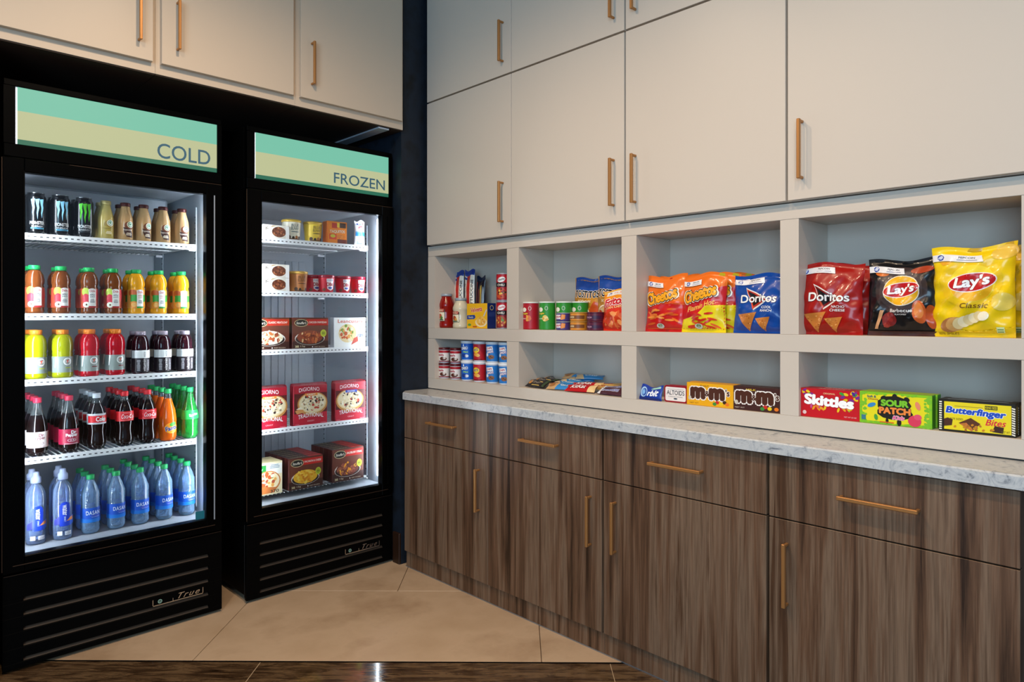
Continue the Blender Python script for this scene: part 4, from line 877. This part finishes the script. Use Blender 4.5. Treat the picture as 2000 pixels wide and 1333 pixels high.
nk(dob, 1484, SZ, .05, 'front blue tortilla chip bag at the right of the third niche', X=2.190, group='blue tortilla chip bags'); nk(dob, 1500, SZ, .05, 'rear blue tortilla chip bag behind the front blue one', X=2.262, group='blue tortilla chip bags')
# fourth niche
def lays(c, seed, bbq):
    W_, H_ = (.195, .225) if bbq else (.200, .250); k = H_/.235
    if bbq: e = [El(.0, .140*k, .072, .072, '#3c3030', n=30), El(.0, .140*k, .060, .060, '#4c4040', n=30), El(-.055, .195*k, .022, .013, '#d8702c'), El(-.03, .200*k, .014, .009, '#e89a4a'), El(.055, .200*k, .03, .010, '#a83c1c')]+blob(-.030, .048, .021, .021, ['#7a1c1c', '#8e2824', '#a03a30'], 12, 3, .3)+[El(.052, .070, .018, .034, '#c85a24', .2), El(.05, .075, .012, .024, '#d8803c', .2), El(.082, .055, .015, .034, '#b04a1c', .1), P([(-.075, .02), (-.055, .075), (-.045, .075), (-.065, .02)], '#d8a070'), Rr(-.095, .0, .095, .014, '#4a2c28')]
    else: e = [P([(-.09, .205*k), (-.03, .212*k), (-.02, .195*k), (-.07, .185*k)], '#e8a82c'), El(.075, .212*k, .03, .02, '#e8c04a'), El(-.0, .142*k, .075, .070, '#f0c81c', n=30), El(.075, .095, .026, .024, '#e8d060'), P([(-.1, .0), (-.07, .03), (-.04, .012), (.06, .015), (.1, .03), (.1, .0)], '#e8c414')]
    e += [El(.004, .140*k, .050, .046, '#f2ead2', n=28), El(.004, .140*k, .0475, .0435, '#f2b41c', n=28)] if bbq else [El(.004, .140*k, .056, .052, '#f7dc3c', n=28), El(.004, .130*k, .050, .040, '#f2b41c', n=28)]
    q = .046 if bbq else .054
    e += [P([(.004+q*math.cos(a)*1.10, .142*k+q*.50*math.sin(a)+.006*math.cos(a*1)) for a in [2*PI*i/28 for i in range(28)]], '#f4ecec'), P([(.004+q*math.cos(a)*1.05, .142*k+q*.45*math.sin(a)+.006*math.cos(a*1)) for a in [2*PI*i/28 for i in range(28)]], '#c0141c'), T("Lay's", .004, .141*k, q*1.65, q*.72, '#ffffff', b=.06, sh=.15, rot=.12, out='#7a0a10', ow=.03)]
    e += [T('Barbecue', .004, .078*k, .062, .010, '#f4f0ec', b=.02), T('FLAVORED', .004, .066*k, .03, .004, '#f4f0ec')] if bbq else [T('Classic', .010, .082*k, .064, .014, '#6a3c12', sh=.2)]
    if not bbq: e += [El(-.045, .034, .030, .020, '#a8703c', .3), El(-.036, .036, .024, .019, '#c89a5a', .3)]+[El(-.026+.012*i, .038+.005*i, .014, .017-.001*i, '#f2e4bc' if i % 2 else '#e0cc96', -.6) for i in range(5)]+[El(.032, .058, .014, .012, '#f4ecd4', .6), Rr(.06, .012, .078, .028, '#d8e8a8'), Rr(.062, .014, .076, .016, '#2a7a3c'), Rr(.062, .02, .076, .022, '#2a7a3c'), T('90% SMILES', -.055, .009, .05, .006, '#8a6a10')]
    return pouch('potato_chip_bag', 'bag', W_, H_, .07, c, e+PEP(-W_/2+.002, H_-.040, W_*(.55 if bbq else .64)), seed=seed, lean=.06 if bbq else .04, backcol='#0c0c0e' if bbq else '#c8a010', topw=.0 if bbq else .03, ripples=1.3)
lab_, lac = lays('#0e1014', 41, True), lays('#f0cc0e', 42, False)
nk(dor, 1620, SZ, .05, 'front red tortilla chip bag at the left of the fourth niche', X=2.195, group='red tortilla chip bags'); nk(dor, 1645, SZ, .05, 'rear red tortilla chip bag behind the front red one', X=2.262, group='red tortilla chip bags')
nk(lab_, 1763, SZ, .06, 'front black potato chip bag in the middle of the fourth niche', X=2.195, group='black potato chip bags'); nk(lab_, 1787, SZ, .06, 'rear black potato chip bag behind the front black one', X=2.272, group='black potato chip bags')
nk(lac, 1899, SZ, .06, 'front bright yellow potato chip bag at the right of the fourth niche', X=2.192, group='yellow potato chip bags')
nk(lac, 1935, SZ, .06, 'second yellow potato chip bag half hidden behind the front one', X=2.262, group='yellow potato chip bags')
# lower first niche: snack cups
def cup(nm, c, els, lid='#e8ecf2', r=.0315, h=.0985):
    return vessel(nm, 'cup', [(r-.003, 0), (r-.0028, .003), (r-.0022, .006), (r, h-.012)], mat('cupbody_'+c, '#dfe6f0', .35), cap=('lid', [(r+.001, h-.012), (r+.002, h-.010), (r+.002, h-.003), (r, h), (r-.003, h-.001)], mat('cuplid_'+lid, lid, .35)), label=(.006, h-.014, c, els))
cu_o = cup('cookie_cup', '#1660c8', [T('OREO', -.002, .062, .036, .014, '#f4f8ff', b=.06, rot=.12, out='#0c2a6a'), T('Mini', .004, .044, .024, .009, '#a8e05a', b=.04), El(-.004, .026, .012, .009, '#1a3a8e'), El(.010, .024, .009, .007, '#e8eef8'), El(-.006, .076, .003, .006, '#ffffff')])
cu_r = cup('cracker_cup', '#c0202c', [El(-.006, .056, .017, .014, '#f2d02c'), T('RITZ', -.006, .057, .024, .011, '#1c3a9a', b=.05, rot=.2), El(-.004, .034, .014, .009, '#e8a03c'), El(.004, .030, .01, .007, '#f0c46a'), Rr(-.022, .008, .024, .014, '#8e1420')])
cu_c = cup('cookie_cup', '#2a7ac8', [P([(-.02, .074), (.012, .078), (.016, .060), (-.018, .056)], '#f2f4f8'), T('CHIPS', -.004, .067, .028, .009, '#c0202c', b=.05, rot=.1), T('AHOY!', .0, .050, .032, .011, '#f4f4f8', b=.06, rot=.15, out='#c0202c'), El(.006, .026, .014, .010, '#8e5a34'), El(.004, .028, .003, .003, '#3a1c10'), El(.010, .024, .003, .003, '#3a1c10'), El(-.014, .036, .006, .008, '#e8f0fa')])
nu = cup('spread_snack_cup', '#efe8e4', [Rr(-.06, .052, .06, .064, '#b01c28'), T('nutella', -.006, .042, .036, .011, '#b01c28', b=.04), El(.008, .022, .018, .010, '#5a2a1a'), El(.014, .026, .008, .006, '#f2e8e0'), Rr(-.06, .006, .06, .011, '#8e1824')], lid='#5c1a20', r=.0285, h=.079)
for px, wh in ((868, 'at the far left of the lower first niche'), (890, 'beside the blue cups')):
    nk(nu, px, LZ, .06, 'lower spread cup, red lid, '+wh, rz=.3, group='small spread cups'); nk(nu, px, LZ, .06, 'upper spread cup, red lid, '+wh, rz=.35, dz=.0792, group='small spread cups')
for st_, px, d in ((cu_o, 913, 'dark blue cookie cup beside the spread cups'), (cu_r, 937, 'red cracker cup'), (cu_c, 962, 'light blue cookie cup beside the red cup'), (cu_c, 987, 'light blue cookie cup against the divider')):
    nk(st_, px, LZ, .065, 'lower '+d, rz=.42, group='stacked snack cups'); nk(st_, px, LZ, .065, 'upper '+d, dz=.0987, rz=.40, group='stacked snack cups')
# lower second niche: bars fanned out
def bar(nm, c, els, L_=.125, W_=.044, th=.016, seed=1, bc=None):
    return pouch(nm, 'packet', L_, W_, th, c, els, seed=seed, seal=.003, ripples=.5, pillow=.45, backcol=bc, foil=.3)
br_d = bar('protein_bar', '#241c1c', [El(-.04, .024, .012, .012, '#c8842c'), T('KIND', -.005, .026, .06, .014, '#8e8478', b=.04), Rr(.045, .004, .058, .04, '#3c4c34'), Rr(-.02, .006, .03, .010, '#c8a85a')], seed=51)
br_t = bar('granola_bar', '#c8a070', [P([(-.02, .0), (.06, .0), (.06, .042), (.0, .042)], '#2f86c8'), T('OATS', .025, .024, .045, .013, '#f4f0e4', b=.04), El(-.04, .022, .014, .012, '#a8703c'), Rr(-.06, .034, -.02, .04, '#8e5a2c')], seed=52)
br_b = bar('granola_bar', '#2a7ab4', [P([(-.06, .0), (-.02, .0), (-.04, .043), (-.06, .043)], '#c8b088'), T('CRISP', .01, .022, .06, .014, '#cfe6f4', b=.03)], seed=53)
br_r = bar('chocolate_bar', '#b8141c', [P([(.035, .0), (.07, .0), (.07, .047), (.045, .047)], '#e8c890'), T('KitKat', -.012, .026, .075, .022, '#ffffff', b=.03, sh=.3, out='#8e0a10'), El(-.012, .026, .045, .016, '#b8141c')][:2]+[T('KitKat', -.012, .026, .075, .022, '#ffffff', b=.03, sh=.3, out='#8e0a10')], L_=.14, W_=.05, seed=54)
br_g = bar('chocolate_bar', '#c8a05a', [T('TWIX', .0, .022, .06, .016, '#b82418', b=.06), Rr(-.06, .002, .06, .006, '#8e5a24')], seed=55)
br_s = bar('chocolate_bar', '#4a2430', [T('SNICKERS', .0, .022, .085, .014, '#2c4ab0', b=.05, out='#ffffff', ow=.07), Rr(-.06, .002, -.045, .04, '#e8e8ec')], seed=56)
def lay(st, px, X, z, yaw, lab, tilt=-1.25):
    st.put((X, yat(px, X), z), lab, rot=(tilt, 0, RZ+yaw), group='wrapped bars fanned out in the lower second niche')
lay(br_d, 1043, 2.190, .9300, -.08, 'front black wrapped bar at the left of the fan', -1.0)
lay(br_d, 1052, 2.222, .943, -.25, 'middle black wrapped bar at the left of the fan', -1.15); lay(br_d, 1068, 2.262, .950, -.35, 'rear black wrapped bar at the left of the fan', -1.2)
lay(br_t, 1091, 2.192, .9300, .25, 'front tan and blue bar of the fan', -1.05); lay(br_b, 1102, 2.222, .944, .32, 'blue bar directly behind the tan and blue one'); lay(br_b, 1116, 2.250, .953, .38, 'blue bar in the middle of the pile', -1.3); lay(br_b, 1133, 2.285, .962, .42, 'rear topmost blue bar of the pile', -1.3)
lay(br_b, 1150, 2.300, .972, .5, 'topmost blue bar at the back of the pile', -1.25); lay(br_t, 1122, 2.322, .966, .3, 'tan bar at the very back of the pile', -1.2)
lay(br_r, 1131, 2.188, .9300, .22, 'front red chocolate bar of the fan', -1.0); lay(br_r, 1143, 2.226, .945, .30, 'second red chocolate bar behind the front red one', -1.2)
lay(br_g, 1168, 2.232, .942, .28, 'gold bar behind the red chocolate bars'); lay(br_g, 1182, 2.264, .950, .34, 'rear gold bar at the right of the fan', -1.3)
lay(br_s, 1188, 2.190, .9295, -.02, 'front dark brown bar at the right end of the fan', -1.0); lay(br_s, 1197, 2.226, .942, .10, 'rear dark brown bar at the right end of the fan', -1.2)
# lower third niche
gum = pouch('gum_packet', 'packet', .105, .052, .018, '#1c3c9e', [El(-.030, .028, .017, .017, '#a8d0f4'), El(-.028, .028, .012, .013, '#1c3c9e'), El(-.030, .028, .008, .010, '#7fb4ec'), T('rbit', .014, .028, .052, .024, '#f0f6ff', b=.06, sh=.3), P([(.0, .044), (.045, .042), (.045, .048), (.01, .050)], '#a8dcc8'), P([(-.05, .0), (.05, .0), (.05, .008), (-.05, .012)], '#142c78')], seed=61, lean=.35, seal=.003, ripples=.4)
W_, H_ = .098, .062
tin = thing('mint_tin', '', 'tin'); b = MB()
def rrect(wd, h, r, n=5):
    o = []
    for cx_, cz_, a0 in ((wd/2-r, h-r, 0), (-wd/2+r, h-r, PI/2), (-wd/2+r, r, PI), (wd/2-r, r, 1.5*PI)):
        for i in range(n+1): a = a0+PI/2*i/n; o.append((cx_+r*math.cos(a), cz_+r*math.sin(a)))
    return o
def rtin(y0, y1, wd, h, z0, m, r=.009):
    pts = [(x, z+z0) for x, z in rrect(wd, h, r)]; n = len(pts)
    pin = [(x*.985, (z-z0-h/2)*.975+z0+h/2) for x, z in pts]
    b.add([(x, y0, z) for x, z in pin]+[(x, y0+.0015, z) for x, z in pts]+[(x, y1, z) for x, z in pts], [tuple(range(n))]+[tuple(range(2*n, 3*n))[::-1]]+[(i, (i+1) % n, n+(i+1) % n, n+i) for i in range(n)]+[(n+i, n+(i+1) % n, 2*n+(i+1) % n, 2*n+i) for i in range(n)], m, False)
RTIN = mat('tin_red', '#a81c2c', .3, .3)
rtin(-.009, .0, W_, H_, 0, RTIN); b.build('lid', tin); b = MB(); rtin(.0002, .011, W_-.002, H_-.002, .001, RTIN); b.build('base', tin)
b = MB(); put_prints(b, [P(rrect(W_*.86, H_*.80, .006), '#a81c2c')][:0]+[P([(x, z+H_*.09) for x, z in rrect(W_*.88, H_*.82, .006)], '#f0e8e4'), T('ALTOIDS', 0, .036, .074, .017, '#1c2434', b=.02), Rr(-.034, .048, .034, .049, '#1c2434'), T('CURIOUSLY STRONG', 0, .021, .06, .004, '#1c2434'), El(0, .014, .008, .003, '#3a4a5a')], flat(-.009)); b.build('front_print', tin)
tin = Stock(tin)
def mm(c, top_, dk, nm):
    W_, H_, d = (.182, .080, .030) if nm == 'PEANUT' else (.168, .080, .030)
    e = [T(nm, -.02, .070, .035, .006, '#6a3c10' if not dk else '#e8c83c', b=.03), T('m', -.046, .044, .062, .044, '#4a2414', b=.14, out='#f6f0ea', ow=.07), T('m', .028, .044, .062, .044, '#4a2414', b=.14, out='#f6f0ea', ow=.07), T('&', -.009, .044, .017, .020, '#4a2414', b=.06, out='#f6f0ea', ow=.08), T("'s", .069, .052, .016, .024, '#4a2414', b=.06, out='#f6f0ea', ow=.08)]
    for x, y, cc in ((.03, .016, '#c8281c'), (.045, .012, '#e8c81c'), (.058, .018, '#3c2414'), (.02, .010, '#3a8a3c'), (.068, .012, '#e8781c')): e.append(El(x, y, .0075, .006, cc))
    e += [T('NET WT', -.06, .008, .035, .004, '#6a3c10' if not dk else '#d8c8b8'), El(-.078 if not dk else -.072, .025, .006, .008, '#c8c0b0')]
    return carton('candy_box', 'box', W_, d, H_, c, e, frontcol=c, top=[Rr(-W_/2+.004, -.012, W_/2-.004, .012, top_)])
mm_y, mm_b = mm('#eaaa10', '#d89c14', False, 'PEANUT'), mm('#40201c', '#34201c', True, 'MILK')
nk(gum, 1269, LZ, .018, 'small blue gum packet at the left of the lower third niche', X=2.176)
nk(tin, 1322, LZ, .02, 'small red and white mint tin beside the gum', X=2.186)
nk(tin, 1330, LZ, .02, 'rear red mint tin behind the front one', X=2.212)
nk(mm_y, 1390, LZ, .030, 'front yellow candy box beside the mint tin', group='yellow candy boxes', X=2.180); nk(mm_y, 1396, LZ, .030, 'rear yellow candy box behind the front one', X=2.214, group='yellow candy boxes')
nk(mm_b, 1482, LZ, .030, 'front brown candy box beside the yellow one', group='brown candy boxes', X=2.180); nk(mm_b, 1490, LZ, .030, 'rear brown candy box behind the front one', X=2.214, group='brown candy boxes')
# lower fourth niche
rd = random.Random(9); W_, H_ = .182, .090
sk = carton('candy_box', 'box', W_, .032, H_, '#b8101c', [El(rd.uniform(-.085, -.04), rd.uniform(.066, .085), .007, .004, rd.choice(['#e8c81c', '#3a9a3c', '#e8782c', '#7a2a8e']), rd.uniform(0, 3), 8) for _ in range(7)]+[El(rd.uniform(.035, .085), rd.uniform(.06, .085), .008, .0045, rd.choice(['#e8c81c', '#3a9a3c', '#4a2a8e', '#7a2a8e', '#e8782c']), rd.uniform(0, 3), 8) for _ in range(12)]+[El(rd.uniform(-.06, .06), rd.uniform(.026, .038), .008, .0035, rd.choice(['#e8c81c', '#8ab43c', '#e8782c', '#c84a8e', '#e8a01c']), rd.uniform(0, 3), 8) for _ in range(14)]+
    [T('ORIGINAL', -.002, .077, .036, .005, '#f4d8a0'), T('Skittles', -.004, .054, .150, .034, '#ffffff', b=.09, rot=-.04, out='#8e0a14', ow=.03), El(-.078, .014, .006, .006, '#e8c8c8'), T('NET WT 3.5 OZ', .06, .010, .035, .004, '#f0c8c8')], frontcol='#c4101e', right=[Rr(-.013, .002, .013, .088, '#a00c18'), Rr(-.006, .02, .006, .04, '#e0a8a8')], top=[Rr(-.088, -.014, .088, .014, '#a81020'), T('Skittles', 0, 0, .08, .014, '#e8c0c0', b=.05)])
W_, H_ = .192, .094
spk = carton('candy_box', 'box', W_, .032, H_, '#5aa81c', [El(0, .047, .088, .043, '#f0d81c', n=30)]+[P([(-.088, .008), (.088, .008), (.088, .086), (-.088, .086)], '#e8dc1c')]+[El(rd.choice([-1, 1])*rd.uniform(.078, .092), rd.uniform(.005, .088), .004, .004, '#7ac02c', 0, 6) for _ in range(60)]+[El(rd.uniform(-.09, .09), rd.choice([.004, .089])+rd.uniform(-.003, .003), .005, .003, '#7ac02c', 0, 6) for _ in range(40)]+
    [El(-.002, .060, .046, .026, '#1c1810', n=9), El(.0, .036, .048, .020, '#1c1810', n=11), El(.0, .082, .007, .010, '#1c1810'), El(-.03, .078, .008, .006, '#1c1810', .6), El(.032, .078, .008, .006, '#1c1810', -.6), El(-.02, .012, .004, .008, '#1c1810'), El(.012, .010, .006, .010, '#1c1810'),
     T('SOUR', .0, .064, .074, .020, '#7ac42c', b=.10, out='#10180c', ow=.05), T('PATCH', .0, .042, .084, .020, '#f08a3c', b=.10, out='#10180c', ow=.05), T('Kids', .010, .023, .032, .012, '#e84a8e', b=.06, sh=.3, out='#f6f0f0', ow=.06), T('Soft &', -.062, .080, .025, .007, '#1c4a7a', b=.04), T('Chewy', -.058, .072, .028, .006, '#b02c2c', b=.04), Rr(-.090, .010, -.078, .024, '#3a7a8e'), Rr(-.04, .006, -.002, .009, '#d8601c')]+
    [El(-.062, .055, .012, .006, '#3a8ac8', .4), El(.060, .062, .006, .012, '#e88a6a', .3), El(-.05, .020, .005, .009, '#4aa03c', .2), El(.052, .018, .017, .016, '#d83c5a'), El(.060, .030, .010, .008, '#e05070')], frontcol='#8ac81c', right=[Rr(-.014, .002, .014, .092, '#4a941c')], top=[Rr(-.094, -.014, .094, .014, '#a8b81c')])
W_, H_ = .175, .088
bf = carton('candy_box', 'box', W_, .030, H_, '#1c1810', [Rr(-.0745, .006, .078, .082, '#ecd81c')]+[Rr(-.0865, .004+.0062*i, -.0800, .0075+.0062*i, '#f0ecdc') for i in range(13)]+[P([(.079, .006+.0062*i), (.0865, .004+.0062*i), (.0865, .0075+.0062*i), (.079, .0095+.0062*i)], '#f0ecdc') for i in range(12)]+
    [T('Butterfinger', -.002, .056, .138, .024, '#1c4cc0', b=.08, rot=-.03, sh=.15, out='#f4f8ff', ow=.06), T('Bites', .044, .034, .046, .017, '#d8243c', b=.03, sh=.3), Rr(.020, .068, .048, .078, '#3c3c14'), T('KING SIZE', .034, .073, .025, .006, '#ecd81c', b=.02), Rr(-.05, .0705, .015, .072, '#a8962c'), T('BITE SIZED', -.045, .036, .03, .005, '#3c2c14'),
     P([(-.040, .026), (-.012, .042), (.010, .028), (-.008, .008)], '#5a3018'), P([(-.038, .024), (-.022, .028), (-.006, .010), (-.010, .006)], '#c87434'), P([(-.0745, .014), (-.056, .018), (-.054, .034), (-.066, .038), (-.0745, .034)], '#4a2818'), P([(.036, .010), (.060, .008), (.062, .024), (.042, .026)], '#3c2014')]+[El(rd.uniform(-.05, .04), rd.uniform(.008, .024), .004, .003, rd.choice(['#c8841c', '#b87424', '#a86a1c']), rd.uniform(0, 3), 6) for _ in range(16)]+[T('NET WT', .066, .012, .018, .006, '#6a5c14')], right=[Rr(-.014, .003, .014, .086, '#242014'), Rr(-.010, .01, .010, .08, '#8a7c3c')], top=[Rr(-.084, -.013, .084, .013, '#2c2818'), Rr(-.07, -.006, .07, .006, '#7a8a9c')])
for st_, px, n1, X_ in ((sk, 1625, 'red candy box at the left of the lower fourth niche', 2.182), (spk, 1751, 'yellow and green candy box in the middle of the lower fourth niche', 2.180), (bf, 1909, 'black-edged yellow candy box at the right of the lower fourth niche', 2.178)):
    nk(st_, px, LZ, .03, 'front '+n1, X=X_, group='candy boxes in the lower fourth niche')
    if st_ is bf: st_.put((X_+.015+.038, yat(px, X_+.015)-.001, LZ), 'rear '+n1, rz=RZ, group='candy boxes in the lower fourth niche')
    else: st_.put((X_+.015+.036, yat(px, X_+.015)-.004, LZ), 'rear '+n1, rz=RZ, group='candy boxes in the lower fourth niche')
